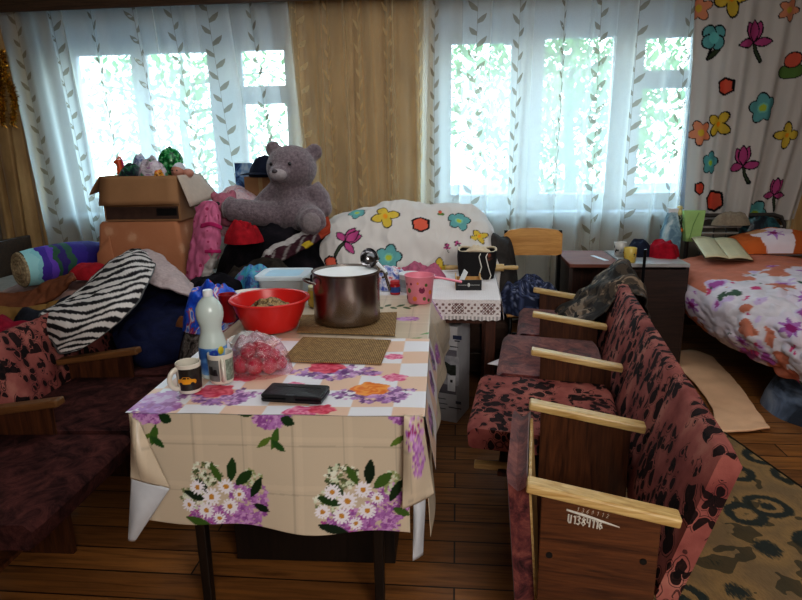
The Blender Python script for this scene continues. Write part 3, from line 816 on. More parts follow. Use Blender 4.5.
# red basin
bc = Vector((-.805, 2.47, ZTP)); bs = thing('basin', 'red plastic basin holding a brown fish dish, beside the pot', 'basin', bc)
M_RED = mat('red_plastic', S('#d12a26'), .32, var=.05, scale=4)
b = MB(); b.lathe([(0, 0), (.105, 0), (.112, .004), (.120, .02), (.148, .085), (.160, .125), (.172, .128), (.174, .134), (.170, .138), (.158, .136), (.144, .088), (.115, .022), (.1, .008), (0, .008)], n=64)
b.build('bowl', M_RED, bs, smooth=True)
b = MB(); P = heap((.0, -.01, .035), .125, .10, .085, 3, .2, 14, 40, fold=.3, fscale=30); b.grid(P)
b.grid(heap((-.03, -.02, .075), .05, .04, .05, 8, .4, 10, 30, fold=.5, fscale=50), None, 0)
t = NT('cooked_food'); v = t.coord(); n = t.noise(v, 38, 4, .7, 1); t.bsdf(t.ramp(n.outputs['Fac'], [(.36, S('#20150b')), (.46, S('#6b5230')), (.56, S('#b79b68')), (.7, S('#4d3a1f'))]), .5, 0, n.outputs['Fac'], .6)
b.build('food', t.m, bs, smooth=True)
# white plate behind the basin
pl = thing('serving_bowl', 'white patterned bowl half hidden behind the red basin', 'bowl', (-.985, 2.745, ZTP))
b = MB(); b.lathe([(0, 0), (.05, 0), (.055, .006), (.10, .070), (.118, .082), (.120, .085), (.117, .086), (.098, .074), (.052, .012), (0, .010)], n=48); b.build('dish', mat('glazed_white', S('#d9d5cd'), .25, var=.04), pl, smooth=True)
b = MB(); b.lathe([(.1035, .0765), (.112, .0805)], n=40, closed=True); b.F = b.F[1:] if len(b.F[0]) > 4 else b.F; b.M = b.M[:len(b.F)]
t = NT('rim_marks'); v = t.coord(); t.bsdf(t.ramp(t.noise(v, 60, 1).outputs['Fac'], [(.52, S('#d9d5cd')), (.56, S('#2a2826'))]), .3)
b.build('rim_pattern', t.m, pl)
# lidded food container
ct = thing('food_container', 'clear plastic food container with a pale blue lid behind the basin', 'container', (-.885, 2.99, ZTP), R(3))
t = NT('cloudy_plastic'); t.bsdf(S('#cfd6da'), .3, 0, None, **{'Transmission Weight': .35, 'IOR': 1.3}); M_CLOUD = t.m
def rrect(w_, d, r_, n=6):
    o = []
    for cx, cy, a0 in ((w_/2-r_, d/2-r_, 0), (-w_/2+r_, d/2-r_, 90), (-w_/2+r_, -d/2+r_, 180), (w_/2-r_, -d/2+r_, 270)):
        for k in range(n+1):
            a = R(a0+90*k/n); o.append((cx+r_*math.cos(a), cy+r_*math.sin(a)))
    return o
def loft(mb, secs, mi=0, cap0=True, cap1=True):
    n = len(secs[0][0]); vs = [(x, y, z) for pts, z in secs for x, y in pts]; fs = []
    for i in range(len(secs)-1):
        for k in range(n): fs.append((i*n+k, i*n+(k+1) % n, (i+1)*n+(k+1) % n, (i+1)*n+k))
    if cap0: fs.append(tuple(range(n-1, -1, -1)))
    if cap1: fs.append(tuple((len(secs)-1)*n+k for k in range(n)))
    return mb.add(vs, fs, mi)
b = MB(); loft(b, [(rrect(.21, .19, .03), 0), (rrect(.215, .195, .03), .01), (rrect(.235, .215, .03), .115), (rrect(.25, .23, .03), .118), (rrect(.25, .23, .03), .124)]); b.build('tub', M_CLOUD, ct, smooth=True)
b = MB(); loft(b, [(rrect(.262, .242, .032), .122), (rrect(.266, .246, .032), .128), (rrect(.262, .242, .03), .142), (rrect(.245, .225, .03), .144), (rrect(.225, .205, .03), .139)]); b.build('lid', mat('pale_lid', S('#d5e2ea'), .3, var=.05, scale=8), ct, smooth=True)
b = MB(); loft(b, [(rrect(.18, .165, .025), .1396), (rrect(.178, .163, .025), .1402)]); b.build('sticker', mat('sky_sticker', S('#b7dcf0'), .35, var=.05), ct)
b = MB(); b.grid(heap((0, 0, .012), .09, .08, .05, 4, .3)); b.build('contents', mat('yellow_food', S('#d79c3f'), .6, var=.3), ct, smooth=True)
# yellow round container next to pot
yc = thing('jar', 'low yellow jar squeezed between the container and the pot', 'jar', (-.68, 2.86, ZTP))
b = MB(); b.lathe([(0, 0), (.05, 0), (.055, .006), (.055, .075), (.048, .085)], n=32); b.build('glass', mat('yellow_glass', S('#cbb04a'), .2, var=.2), yc, smooth=True)
b = MB(); b.lathe([(.05, .084), (.052, .088), (.052, .1), (.048, .103), (0, .103)], n=32); b.build('cap', mat('cream_cap', S('#d9d2a8'), .4), yc, smooth=True)
# red cup
rc_ = thing('cup', 'dark red plastic cup left of the basin', 'cup', (-1.03, 2.56, ZTP))
b = MB(); b.lathe([(0, 0), (.028, 0), (.031, .005), (.039, .125), (.041, .128), (.038, .128), (.028, .01), (0, .01)], n=32); b.build('body', mat('crimson_plastic', S('#9a1420'), .4), rc_, smooth=True)
# bottle
bt = thing('plastic_bottle', 'waisted white plastic bottle with a blue label at the left of the table', 'bottle', (-.825, 1.885, ZTP))
M_BOT = mat('milky_bottle', S('#c9d6d2'), .22, var=.04, scale=5, **{'Subsurface Weight': .2, 'Subsurface Radius': (.02, .02, .02)})
prof = [(0, .004), (.036, 0), (.045, .006), (.047, .03), (.046, .085), (.0465, .115), (.043, .135), (.036, .158), (.0345, .172), (.038, .190), (.0445, .210), (.046, .226), (.043, .246), (.034, .264), (.022, .277), (.0145, .284), (.0135, .292)]
b = MB(); b.lathe(prof, n=48); b.build('body', M_BOT, bt, smooth=True)
b = MB(); b.lathe([(.0472, .020), (.0478, .03), (.0468, .085), (.0472, .112), (.0466, .113)], n=48, closed=True)
t = NT('bottle_label'); v = t.coord(); t.bsdf(t.ramp(t.noise(v, 14, 2).outputs['Fac'], [(.4, S('#2f5f9e')), (.52, S('#6f9fce')), (.6, S('#9fc0dc'))]), .35)
lb = b.build('label', t.m, bt, smooth=True)
def curved(pts, rad, th0, z0, sc, thick=.0006):
    return [((rad+thick)*math.cos(th0+x*sc/rad), (rad+thick)*math.sin(th0+x*sc/rad), z0+y*sc) for x, y in pts]
GL = {'O': [[(0, .3), (0, .7), (.2, 1), (.45, 1), (.6, .7), (.6, .3), (.4, 0), (.2, 0), (0, .3)]], 'K': [[(0, 0), (0, 1)], [(.55, 1), (0, .5), (.6, 0)]], 'C': [[(.6, .8), (.4, 1), (.2, 1), (0, .7), (0, .3), (.2, 0), (.45, 0), (.6, .2)]],
      'A': [[(0, 0), (.3, 1), (.6, 0)], [(.12, .4), (.48, .4)]], '1': [[(.1, .8), (.35, 1), (.35, 0)]], '3': [[(.05, .9), (.3, 1), (.5, .8), (.25, .55), (.55, .3), (.3, 0), (0, .12)]], '8': [[(.3, .52), (.08, .75), (.3, 1), (.52, .75), (.3, .52), (.02, .25), (.3, 0), (.58, .25), (.3, .52)]],
      '4': [[(.05, 1), (.05, .5), (.55, .45)], [(.5, 1), (.5, 0)]], '6': [[(.45, 1), (.1, .6), (.02, .3), (.25, 0), (.5, .2), (.4, .45), (.08, .4)]], 'U': [[(0, 1), (.02, .2), (.2, 0), (.42, .2), (.45, 1), (.47, 0)]], '0': [[(.25, 1), (.02, .6), (.2, 0), (.45, .4), (.25, 1)]], '2': [[(0, .8), (.3, 1), (.5, .7), (0, 0), (.55, .05)]]}
b = MB(); x = 0
thb = R(-78)
for ch in 'OKCA':
    for st in GL[ch]: b.tube(curved([(x+px_, py_) for px_, py_ in st], .0475, thb, .072, .0095), .0009, 5)
    x += .85
b.build('lettering', mat('navy_ink', S('#14244f'), .5), lb)
b = MB()
for k in range(10):
    a = thb+.15+.18*math.cos(k*.628)*1.0; b.add(curved([(0, 0), (.9, 0), (.9, .9), (0, .9)], .0476, a, .090+.009*math.sin(k*.628), .01), [(0, 1, 2, 3)])
b.build('emblem', mat('royal_blue', S('#123a9c'), .5), lb)
b = MB(); b.ell((0, 0, 0), (.011, .004, .014)); b.xform(Matrix.Translation((.0476*math.cos(R(-35)), .0476*math.sin(R(-35)), .103)) @ Matrix.Rotation(R(55), 4, 'Z')); b.build('lemon', mat('lemon_yellow', S('#c9b52f'), .5), lb, smooth=True)
b = MB(); b.lathe([(.0150, .284), (.0165, .285), (.0165, .302), (.015, .3055), (0, .3055)], n=28); b.build('cap', M_WHITE, bt, smooth=True)
# mugs
def mug(loc, rz, label, body_mat, r0=.038, h=.098):
    t_ = thing('mug', label, 'mug', loc, rz, 'mugs on the dining table')
    b = MB(); b.lathe([(0, .002), (r0-.008, 0), (r0-.003, .003), (r0-.001, .012), (r0+.002, h), (r0, h+.002), (r0-.0025, h), (r0-.005, .012), (r0-.009, .007), (0, .007)], n=44); b.build('body', mat('cream_glaze', S('#d8d2c4'), .22, var=.03), t_, smooth=True)
    b = MB(); P_ = []
    for k in range(11):
        a = -PI/2+PI*k/10; P_.append((r0-.004+.030*math.cos(a), 0, h*.52+.034*math.sin(a)))
    b.tube(P_, .0062, 10, flat=1.3); b.build('handle', MATS['cream_glaze'], t_, smooth=True)
    b = MB(); b.lathe([(0, h*.72), (r0-.0035, h*.72)], n=32); b.build('tea', mat('pale_drink', S('#b9a58c'), .3), t_)
    return t_
def sleeve(mb, r0, h, th0, th1, z0, z1, mi=0, dr=.0006, n=24):
    rr = lambda z: r0-.001+.003*(z-.012)/(h-.012)+dr
    vs = []; 
    for i in range(n+1):
        a = th0+(th1-th0)*i/n
        for z in (z0, z1): vs.append((rr(z)*math.cos(a), rr(z)*math.sin(a), z))
    mb.add(vs, [(2*i, 2*i+2, 2*i+3, 2*i+1) for i in range(n)], mi)
def on_mug(mb, pts, r0, h, th0, z0, sc, dr=.001):
    r_ = lambda z: r0-.001+.003*(z-.012)/(h-.012)+dr
    xs = [p[0] for p in pts]; x0, x1 = min(xs)+1e-4, max(xs)-1e-4; n = max(2, int((x1-x0)*sc/.0025)); vs = []
    for i in range(n+1):
        x = x0+(x1-x0)*i/n; ys = []
        for (a, b_), (c, d) in zip(pts, pts[1:]+pts[:1]):
            if (a-x)*(c-x) <= 0 and a != c: ys.append(b_+(d-b_)*(x-a)/(c-a))
        for y in (min(ys), max(ys)): z = z0+y*sc; vs.append((r_(z)*math.cos(th0+x*sc/r0), r_(z)*math.sin(th0+x*sc/r0), z))
    mb.add(vs, [(2*i, 2*i+2, 2*i+3, 2*i+1) for i in range(n)])
mg = mug((-.855, 1.752, ZTP), R(228), 'cream mug with a yellow car picture, nearest the left table edge', None)
b = MB(); sleeve(b, .038, .098, R(18), R(150), .014, .086); b.build('print', mat('dark_print', S('#2a2620'), .3, var=.5, scale=40), mg, smooth=True)
b = MB()
th = R(52)
M_CAR = mat('car_yellow', S('#dd9a1e'), .35)
on_mug(b, [(-2.3, -.2), (-2.2, .5), (-1.2, .75), (-.6, 1.3), (.7, 1.25), (1.2, .7), (2.1, .55), (2.4, .1), (2.2, -.5), (-2.0, -.6)], .038, .098, th, .044, .0135)
b.build('car_picture', M_CAR, mg)
b = MB()
for x in (-1.3, 1.4): on_mug(b, [(x+.5*math.cos(k*.785), -.55+.5*math.sin(k*.785)) for k in range(8)], .038, .098, th, .044, .0135, .0014)
on_mug(b, [(-.9, .75), (-.5, 1.15), (.1, 1.15), (.1, .75)], .038, .098, th, .044, .0135, .0014); on_mug(b, [(.3, .75), (.3, 1.15), (.6, 1.1), (.9, .75)], .038, .098, th, .044, .0135, .0014)
b.build('car_wheels_windows', M_BLACK, mg)
mg = mug((-.782, 1.838, ZTP), R(-62), 'cream mug with grey and black pictures, right in front of the bottle', None, .040, .102)
b = MB(); sleeve(b, .040, .102, R(205), R(345), .014, .088); b.build('print', mat('grey_print', S('#6e7270'), .3, var=.3, scale=30), mg, smooth=True)
b = MB(); 
for (a, z, w_, hh) in ((R(238), .05, .9, 3.2), (R(300), .05, 1.2, 3.0), (R(325), .045, .8, 2.2), (R(262), .035, .6, 1.4)): on_mug(b, [(-w_, -hh/2), (w_, -hh/2), (w_*.8, hh/2), (-w_*.7, hh/2)], .040, .102, a, z, .010, .0011)
b.build('picture', mat('black_print', S('#1c1d20'), .35), mg)
b = MB(); sleeve(b, .040, .102, R(15), R(70), .014, .088); b.build('text_block', mat('green_grey_print', S('#7d8a7c'), .3, var=.6, scale=90), mg, smooth=True)
# radish bag
rb = thing('radish_bag', 'clear plastic bag of red radishes behind the mugs', 'bag of radishes', (-.69, 1.945, ZTP))
q = random.Random(5); n = 0
M_RAD = mat('radish_red', S('#b51542'), .4, var=.25, scale=12)
for (x, y, z, r_) in ((-.052, -.03, .03, .030), (-.002, -.038, .031, .031), (.048, -.028, .029, .029), (-.035, .025, .03, .030), (.022, .022, .032, .032), (-.026, -.012, .075, .030), (.026, -.010, .074, .030), (.07, .012, .028, .028), (.0, .02, .082, .026), (-.075, .0, .027, .026), (.06, .0, .06, .022)):
    b = MB(); b.ell((x, y, z), (r_, r_, r_*.98), 18, 12, noise_amp=.12, seed=n); b.tube([(x, y, z+r_*.9), (x+.004, y, z+r_*1.15)], [.004, .001], 6); b.build('radish', M_RAD, rb, smooth=True); n += 1
t = NT('clear_film'); gl = t.n('ShaderNodeBsdfGlossy'); gl.inputs['Roughness'].default_value = .12; tr = t.n('ShaderNodeBsdfTransparent'); tr.inputs['Color'].default_value = (.95, .74, .80, 1)
lw = t.n('ShaderNodeLayerWeight'); lw.inputs['Blend'].default_value = .45; mx = t.n('ShaderNodeMixShader'); v = t.coord(); bp = t.n('ShaderNodeBump'); bp.inputs['Strength'].default_value = .9; bp.inputs['Distance'].default_value = .02
t.l(t.noise(v, 28, 4, .6, 1.5).outputs['Fac'], bp.inputs['Height']); t.l(bp.outputs[0], gl.inputs['Normal']); t.l(bp.outputs[0], lw.inputs['Normal'])
t.l(t.math('ADD', t.math('MULTIPLY', lw.outputs['Fresnel'], .38), .03), mx.inputs[0]); t.l(tr.outputs[0], mx.inputs[1]); t.l(gl.outputs[0], mx.inputs[2]); t.l(mx.outputs[0], t.out.inputs['Surface']); M_FILM = t.m
b = MB(); b.grid(heap((0, -.005, 0), .118, .085, .118, 11, .25, 22, 60, 3.2, .35, 22, .12)); b.build('film', M_FILM, rb, smooth='all')
# white bowl with crumpled film
bw = thing('bowl', 'white bowl covered with crumpled film, behind the radish bag', 'bowl', (-.80, 2.165, ZTP))
b = MB(); b.lathe([(0, 0), (.04, 0), (.045, .004), (.078, .043), (.080, .047), (.077, .047), (.043, .008), (0, .006)], n=44); b.build('dish', MATS['glazed_white'], bw, smooth=True)
b = MB(); b.grid(heap((-.005, -.01, .028), .070, .062, .04, 6, .3, 14, 40, fold=.45, fscale=40)); b.build('wrap', mat('grey_film', S('#b9b6b4'), .3, var=.2, scale=30), bw, smooth='all')
# wallet
c1, c2, c3, c4_ = [at(*q_, z=ZTP) for q_ in ((272, 389), (327, 392), (321, 405), (265, 402))]
wc = (c1+c2+c3+c4_)/4; ang = math.atan2(c2.y-c1.y, c2.x-c1.x)
wl = thing('wallet', 'closed black leather wallet near the front edge of the table', 'wallet', (wc.x, wc.y, ZTP), ang)
M_LEA = mat('black_leather', S('#16161a'), .42, var=.15, bump=.2, bscale=120)
b = MB(); loft(b, [(rrect(.192, .098, .008), .001), (rrect(.194, .1, .008), .004), (rrect(.194, .1, .008), .010), (rrect(.19, .096, .008), .0115)]); b.build('back_cover', M_LEA, wl, smooth=True)
b = MB(); loft(b, [(rrect(.184, .09, .006), .0115), (rrect(.184, .09, .006), .014)]); b.build('inner_pages', M_BLACK, wl)
b = MB(); loft(b, [(rrect(.19, .096, .008), .014), (rrect(.194, .1, .008), .0155), (rrect(.194, .1, .008), .021), (rrect(.188, .094, .008), .024)]); b.build('front_cover', M_LEA, wl, smooth=True)
b = MB(); b.box((.0, .022, .0245), (.15, .004, .0015)); b.box((0, -.046, .016), (.03, .012, .02)); b.build('strap', M_BLACK, wl, bevel=.001)
# pink dipper
dp = Vector((-.185, 2.965, ZTP-.004)); dc = thing('dipper', 'pink plastic dipper cup with a long handle on the far table corner', 'dipper', dp, R(-8))
M_PINK = mat('pink_plastic', S('#e48a9c'), .35, var=.03)
b = MB(); b.lathe([(0, 0), (.058, 0), (.062, .005), (.072, .12), (.075, .138), (.078, .140), (.075, .142), (.0715, .138), (.059, .008), (0, .008)], n=44); b.build('cup', M_PINK, dc, smooth=True)
b = MB(); b.tube([(.07, .01, .128), (.11, .015, .124), (.16, .03, .112), (.205, .05, .1)], [.012, .011, .011, .013], 10, flat=.55); b.build('handle', M_PINK, dc, smooth=True)
b = MB()
for th_, z, s_ in ((-2.2, .07, .012), (-1.2, .075, .016), (-1.75, .03, .012), (-.9, .1, .008), (-2.6, .03, .01), (-1.5, .11, .006), (-1.0, .03, .009), (-2.0, .105, .006), (-.5, .06, .011), (-.6, .02, .008), (-2.45, .1, .007)):
    rr = .062+.012*z/.14+.0012
    b.add([(rr*math.cos(th_+s_*math.cos(k*PI/4)/rr), rr*math.sin(th_+s_*math.cos(k*PI/4)/rr), z+s_*1.1*math.sin(k*PI/4)) for k in range(8)], [tuple(range(8))], n % 3); n += 1
b.build('stickers', [mat('sticker_plum', S('#7d2448'), .4), mat('sticker_orange', S('#e08040'), .4), mat('sticker_olive', S('#5f6a35'), .4)], dc)
# ================================================================== THEATRE SEAT ROWS
def seat_fabric():
    t = NT('maroon_leaf_plush'); v = t.coord()
    wn = t.noise(v, 9, 3)
    dv = t.n('ShaderNodeVectorMath', operation='MULTIPLY_ADD'); dv.inputs[1].default_value = (.05, .05, .05)
    t.l(wn.outputs['Color'], dv.inputs[0]); t.l(v, dv.inputs[2])
    base = t.ramp(t.noise(v, 7, 4).outputs['Fac'], [(.3, S('#733a38')), (.55, S('#9a5c54')), (.72, S('#b27a6d'))])
    c = base
    for sc, th, seedoff in ((21, .46, 0), (30, .40, 3.3)):
        mp = t.n('ShaderNodeMapping'); mp.inputs['Location'].default_value = (seedoff, seedoff*.7, seedoff*1.3); mp.inputs['Rotation'].default_value = (.3, .5, seedoff)
        mp.inputs['Scale'].default_value = (1, .9, .72)
        t.l(dv.outputs[0], mp.inputs['Vector'])
        vo = t.n('ShaderNodeTexVoronoi'); vo.inputs['Scale'].default_value = sc; t.l(mp.outputs[0], vo.inputs['Vector'])
        d = vo.outputs['Distance']
        keep = t.math('GREATER_THAN', t.noise(v, 6.5 if sc == 21 else 9, 1).outputs['Fac'], .47)
        core = t.math('MULTIPLY', t.math('LESS_THAN', d, th), keep)
        ring = t.math('MULTIPLY', t.math('LESS_THAN', t.math('ABSOLUTE', t.math('SUBTRACT', d, th+.10)), .022), keep)
        core = t.math('MULTIPLY', core, t.math('ADD', t.math('MULTIPLY', t.noise(v, 60, 2).outputs['Fac'], .4), .78))
        c = t.mix(t.math('MINIMUM', t.math('MAXIMUM', core, t.math('MULTIPLY', ring, .7)), .95), c, S('#140d0f'))
    f = t.noise(v, 260, 2).outputs['Fac']
    t.bsdf(c, .85, 0, f, .25, .004, .2)
    return t.m
M_PLUSH = seat_fabric()
def edge_fabric():
    t = NT('worn_maroon_plush'); v = t.coord(); n = t.noise(v, 14, 5, .7, .8)
    t.bsdf(t.ramp(n.outputs['Fac'], [(.32, S('#2a1517')), (.46, S('#5a2c2e')), (.6, S('#7d463f')), (.75, S('#93605a'))]), .9, 0, t.noise(v, 200, 2).outputs['Fac'], .3, .004, .2, **{'Sheen Weight': .2})
    return t.m
M_WORN = edge_fabric()
def shade_toned_seat():  # worn plush with the left row's shade put into its colour
    t = NT('shade_toned_worn_plush'); v = t.coord(); n = t.noise(v, 12, 5, .7, .8)
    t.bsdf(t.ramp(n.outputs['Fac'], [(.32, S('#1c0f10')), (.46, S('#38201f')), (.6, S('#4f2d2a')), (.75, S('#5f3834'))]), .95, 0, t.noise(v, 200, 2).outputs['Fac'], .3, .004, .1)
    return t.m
M_SHADESEAT = shade_toned_seat()
M_PINE = wood('varnished_pine', S('#b08a50'), S('#d9bd85'), axis='x', rough=.35)
M_SHADEARM = wood('shade_toned_armrest', S('#5a3c22'), S('#7d5632'), axis='x', rough=.4)  # left armrest wood, browned in colour for its dim light
M_PANEL = wood('walnut_veneer', S('#2e180e'), S('#5c361f'), axis='z', rough=.4, scale=7)
M_PANELH = wood('walnut_veneer_level_grain', S('#3a2013'), S('#6a4025'), axis='x', rough=.4, scale=7)
M_HOLE = mat('dark_bolt', S('#0d0b0a'), .6)
def slab(mb, b0, z0, b1, z1, th, y0, y1, puff=.012, n=8, m_=10):
    """padded slab whose front face runs from (b0,z0) to (b1,z1) in the x-z plane, from y0 to y1"""
    A, B_ = Vector((b0, 0, z0)), Vector((b1, 0, z1)); d = (B_-A); L = d.length; d.normalize(); nrm = Vector((-d.z, 0, d.x))
    if nrm.x > 0: nrm = -nrm
    secs = []
    c = min(.022, th*.45)
    for k in range(m_+1):
        yy = y0+(y1-y0)*k/m_
        e = min(k, m_-k)/m_; pf = puff*min(1, math.sin(PI*k/m_)*1.6)
        ins = .006 if k in (0, m_) else 0
        prof = []
        for s_, dd in ((ins+.0, -th+c), (c*.3+ins, -c*.6), (c+ins, 0), (L*.3, pf), (L*.6, pf), (L-c-ins, 0), (L-c*.3-ins, -c*.6), (L-ins, -th+c), (L-c-ins, -th), (c+ins, -th)):
            p = A+d*s_+nrm*(dd-(ins if dd >= 0 else 0)); prof.append((p.x, yy, p.z))
        secs.append(prof)
    npf = len(secs[0]); vs = [p for s_ in secs for p in s_]; fs = []
    for i in range(len(secs)-1):
        for k in range(npf): fs.append((i*npf+k, (i+1)*npf+k, (i+1)*npf+(k+1) % npf, i*npf+(k+1) % npf))
    fs.append(tuple(range(npf))); fs.append(tuple((len(secs)-1)*npf+k for k in range(npf-1, -1, -1)))
    return mb.add(vs, fs)
def hstroke(mb, st, ox, oz, sx, sz, y, w, slant=.0):
    mb.tube([(ox+(px_+slant*py_)*sx, y, oz+py_*sz) for px_, py_ in st], w, 6)
def seat_row(name, label, loc, rz, S_, raised, arm_m, num=False, sf=-.135, al=.385):
    root = thing(name, label, 'theatre seats', loc, rz)
    for i, s in enumerate(S_):
        b = MB(); pm = M_PANELH if (num and i == 0) else M_PANEL
        b.prism([(.035, .0), (.335, .0), (.335, .572), (.035, .618)], s-.011, s+.011, xf=lambda x, y, z: (x, z, y))
        pn = b.build('side_panel', pm, root, bevel=.002)
        if num and i == 0:
            for (x, z) in ((.062, .432), (.300, .447)): h = MB(); h.tube([(x, s-.0105, z), (x, s-.0135, z)], .009, 14); h.build('bolt_head', M_HOLE, pn)
            g = MB(); x = .105; y = s-.0118
            for ch in 'U1384116':
                for st in GL[ch]: hstroke(g, st, x, .538-.12*(x-.1), .0150, .025, y, .0024, .1)
                x += .0125 if ch != '1' else .0095
            g.tube([(.10, y, .575), (.15, y, .563), (.19, y, .552), (.235, y, .54)], [.0028, .0044, .0036, .0016], 6)
            x = .125
            for ch in '1360112'[:7]:
                for st in GL[ch]: hstroke(g, st, x, .574-.13*(x-.12), .010, .012, y, .0006, .3)
                x += .0125
            g.build('inventory_number', mat('white_paint', S('#c9c4ba'), .7), pn)
        b = MB(); A, B_ = Vector((-.005, s, .632)), Vector((al, s, .575))
        b.bar(A, B_, .052, .028); b.build('armrest', arm_m, root, bevel=.006)
    for i in range(len(S_)-1):
        y0, y1 = S_[i]+.014, S_[i+1]-.014
        b = MB(); slab(b, .325, .33, .452, .785, .062, S_[i]-(.008 if i else .012), S_[i+1]-.008 if i < len(S_)-2 else S_[i+1]+.012)
        b.build('backrest', M_PLUSH, root, smooth=True, auto=50)
        if i in raised:
            b = MB(); slab(b, .030, .17, -.004, .60, -.055, y0+.01, y1-.01, .0)
            st = b.build('seat', M_WORN, root, smooth=True, auto=50)
            b = MB(); b.bar((.036, (y0+y1)/2, .19), (.004, (y0+y1)/2, .592), y1-y0-.03, .010, up=(1, 0, .1)); b.build('seat_board', arm_m, st, bevel=.002)
        else:
            b = MB(); slab(b, sf+(.07*(i-1) if num else 0), .43, .335, .415, .085, y0, y1, .016)
            st = b.build('seat', (M_SHADESEAT if arm_m is M_SHADEARM else M_WORN) if (i != 1 or arm_m is M_SHADEARM) else M_PLUSH, root, smooth=True, auto=50)
            b = MB(); b.box((.1, (y0+y1)/2, .333), (.42, y1-y0-.02, .014)); b.build('seat_board', M_PANEL, st)
            if num: b = MB(); b.bar((sf+.07*(i-1)+.03, y0+.05, .344), (.0, y0+.06, .338), .035, .022); b.build('bracket', M_PINE, st, bevel=.004)
    b = MB(); L = S_[-1]-S_[0]
    for x in (.30,): b.box((x, (S_[0]+S_[-1])/2, .20), (.04, L-.03, .05))
    b.build('rail', mat('black_iron', S('#141313'), .5, .6), root)
    return root
seat_row('theatre_seat_row', 'row of four maroon plush theatre seats with pine armrests, right of the table', (.195, 1.46, 0), R(-7.3), [0, .53, 1.11, 1.735, 2.32], {0}, M_PINE, True, sf=-.23, al=.38)
seat_row('theatre_seat_row', 'row of maroon plush theatre seats with armrests browned for shade, left of the table', (-1.452, 3.06, 0), R(180+1), [0, .575, 1.15, 1.725], set(), M_SHADEARM, sf=-.27)

# things on the right-hand seats
def cloth(name, label, cat, ctrl, nu, nv, m_, amp=.01, scale=12, seed=1, solid=.004, col=None, ridge=True, group=None, stretch=(1, 1, 1)):
    P = patch(ctrl, nu, nv)
    P = wrinkle(P, amp, scale, seed, stretch, ridge)
    U, V_ = np.meshgrid(np.linspace(0, 1, nu), np.linspace(0, 1, nv))
    b = MB(); b.grid(P, col(U, V_, P) if col else None)
    return tag(b.build(name, m_, smooth='all', center=True, solid=solid), label, cat, group)
q1, q2, q3, q4 = at(502, 361, z=.452), at(536, 345, z=.50), at(545, 372, z=.47), at(530, 385, z=.452)
mag = thing('magazine', 'open white magazine with pink print lying on the third theatre seat', 'magazine', (.33, 2.86, .466), R(-40))
b = MB(); P = patch([[(-.11, -.14, .006), (-.05, -.14, .012), (0, -.14, .004)], [(-.11, 0, .008), (-.05, 0, .016), (0, 0, .004)], [(-.11, .14, .03), (-.05, .14, .022), (0, .14, .004)]], 12, 12)
b.grid(P); P2 = P.copy(); P2[..., 0] = -P2[..., 0]; b.grid(P2, flip=True)
b.build('pages', mat('magazine_paper', S('#d6cfd2'), .4, var=.12, scale=9), mag, smooth='all', solid=.004)
b = MB(); b.box((.055, .03, .0215), (.06, .09, .0012)); b.build('printed_picture', mat('pink_print', S('#c77f90'), .4, var=.4, scale=40), mag)

# camouflage jacket thrown over the far end of the row
t = NT('camouflage_cloth'); v = t.coord(); n1 = t.noise(v, 9, 2, .5, 1); n2 = t.noise(v, 14, 2, .5, 1.5)
c = t.ramp(n1.outputs['Fac'], [(.40, S('#241e1a')), (.44, S('#453a2f')), (.54, S('#5c4c3f')), (.58, S('#85725f'))], 'CONSTANT')
c = t.mix(t.math('GREATER_THAN', n2.outputs['Fac'], .58), c, S('#26221d')); t.bsdf(c, .85, 0, t.noise(v, 25, 4).outputs['Fac'], .4); M_CAMO = t.m
a_, b_ = Vector((.1271, .9919, 0)), Vector((.9919, -.1271, 0)); RO = Vector((.195, 1.46, 0))
def rw(s, bb, z): return tuple(RO+a_*s+b_*bb+Vector((0, 0, z)))
cloth('camouflage_jacket', 'camouflage jacket thrown over the far end of the right seat row', 'jacket',
      [[rw(1.80, .12, .52), rw(2.03, .10, .47), rw(2.28, .10, .47), rw(2.46, .15, .45)], [rw(1.80, .33, .62), rw(2.03, .30, .66), rw(2.25, .29, .66), rw(2.50, .33, .58)],
       [rw(1.84, .455, .745), rw(2.02, .47, .825), rw(2.24, .46, .84), rw(2.48, .44, .74)], [rw(1.75, .565, .74), rw(2.0, .575, .785), rw(2.25, .575, .795), rw(2.46, .56, .71)],
       [rw(1.84, .60, .60), rw(2.0, .625, .58), rw(2.25, .625, .55), rw(2.46, .62, .52)], [rw(1.88, .62, .44), rw(2.02, .64, .38), rw(2.22, .64, .33), rw(2.46, .63, .3)]], 60, 60, M_CAMO, .022, 7, 5, .006)

# ------------------------------------------------------------------ school chair with plaid shirt
M_PLY = wood('birch_plywood', S('#b98448'), S('#d9a664'), axis='x', rough=.35, scale=5)
M_IRON = mat('black_steel_tube', S('#121214'), .4, .5)
sc = thing('school_chair', 'plywood school chair with black steel frame behind the lace table', 'chair', (.525, 4.02, 0), R(180))
def ply(mb, w_, z0, z1, y, th, curve=.02, crown=.015):
    pts = []
    n = 12; vs = []; fs = []
    for i in range(n+1):
        u = -1+2*i/n
        yy = y+curve*u*u
        zt = z1-crown*u*u-(.02 if abs(u) > .99 else 0); zb = z0+(.012 if abs(u) > .99 else 0)
        for (dy, z) in ((0, zb), (0, zt), (th, zt), (th, zb)): vs.append((u*w_/2, yy+dy, z))
    for i in range(n):
        for k in range(4): fs.append((4*i+k, 4*i+(k+1) % 4, 4*i+4+(k+1) % 4, 4*i+4+k))
    fs.append((3, 2, 1, 0)); fs.append(tuple(4*n+k for k in range(4)))
    mb.add(vs, fs)
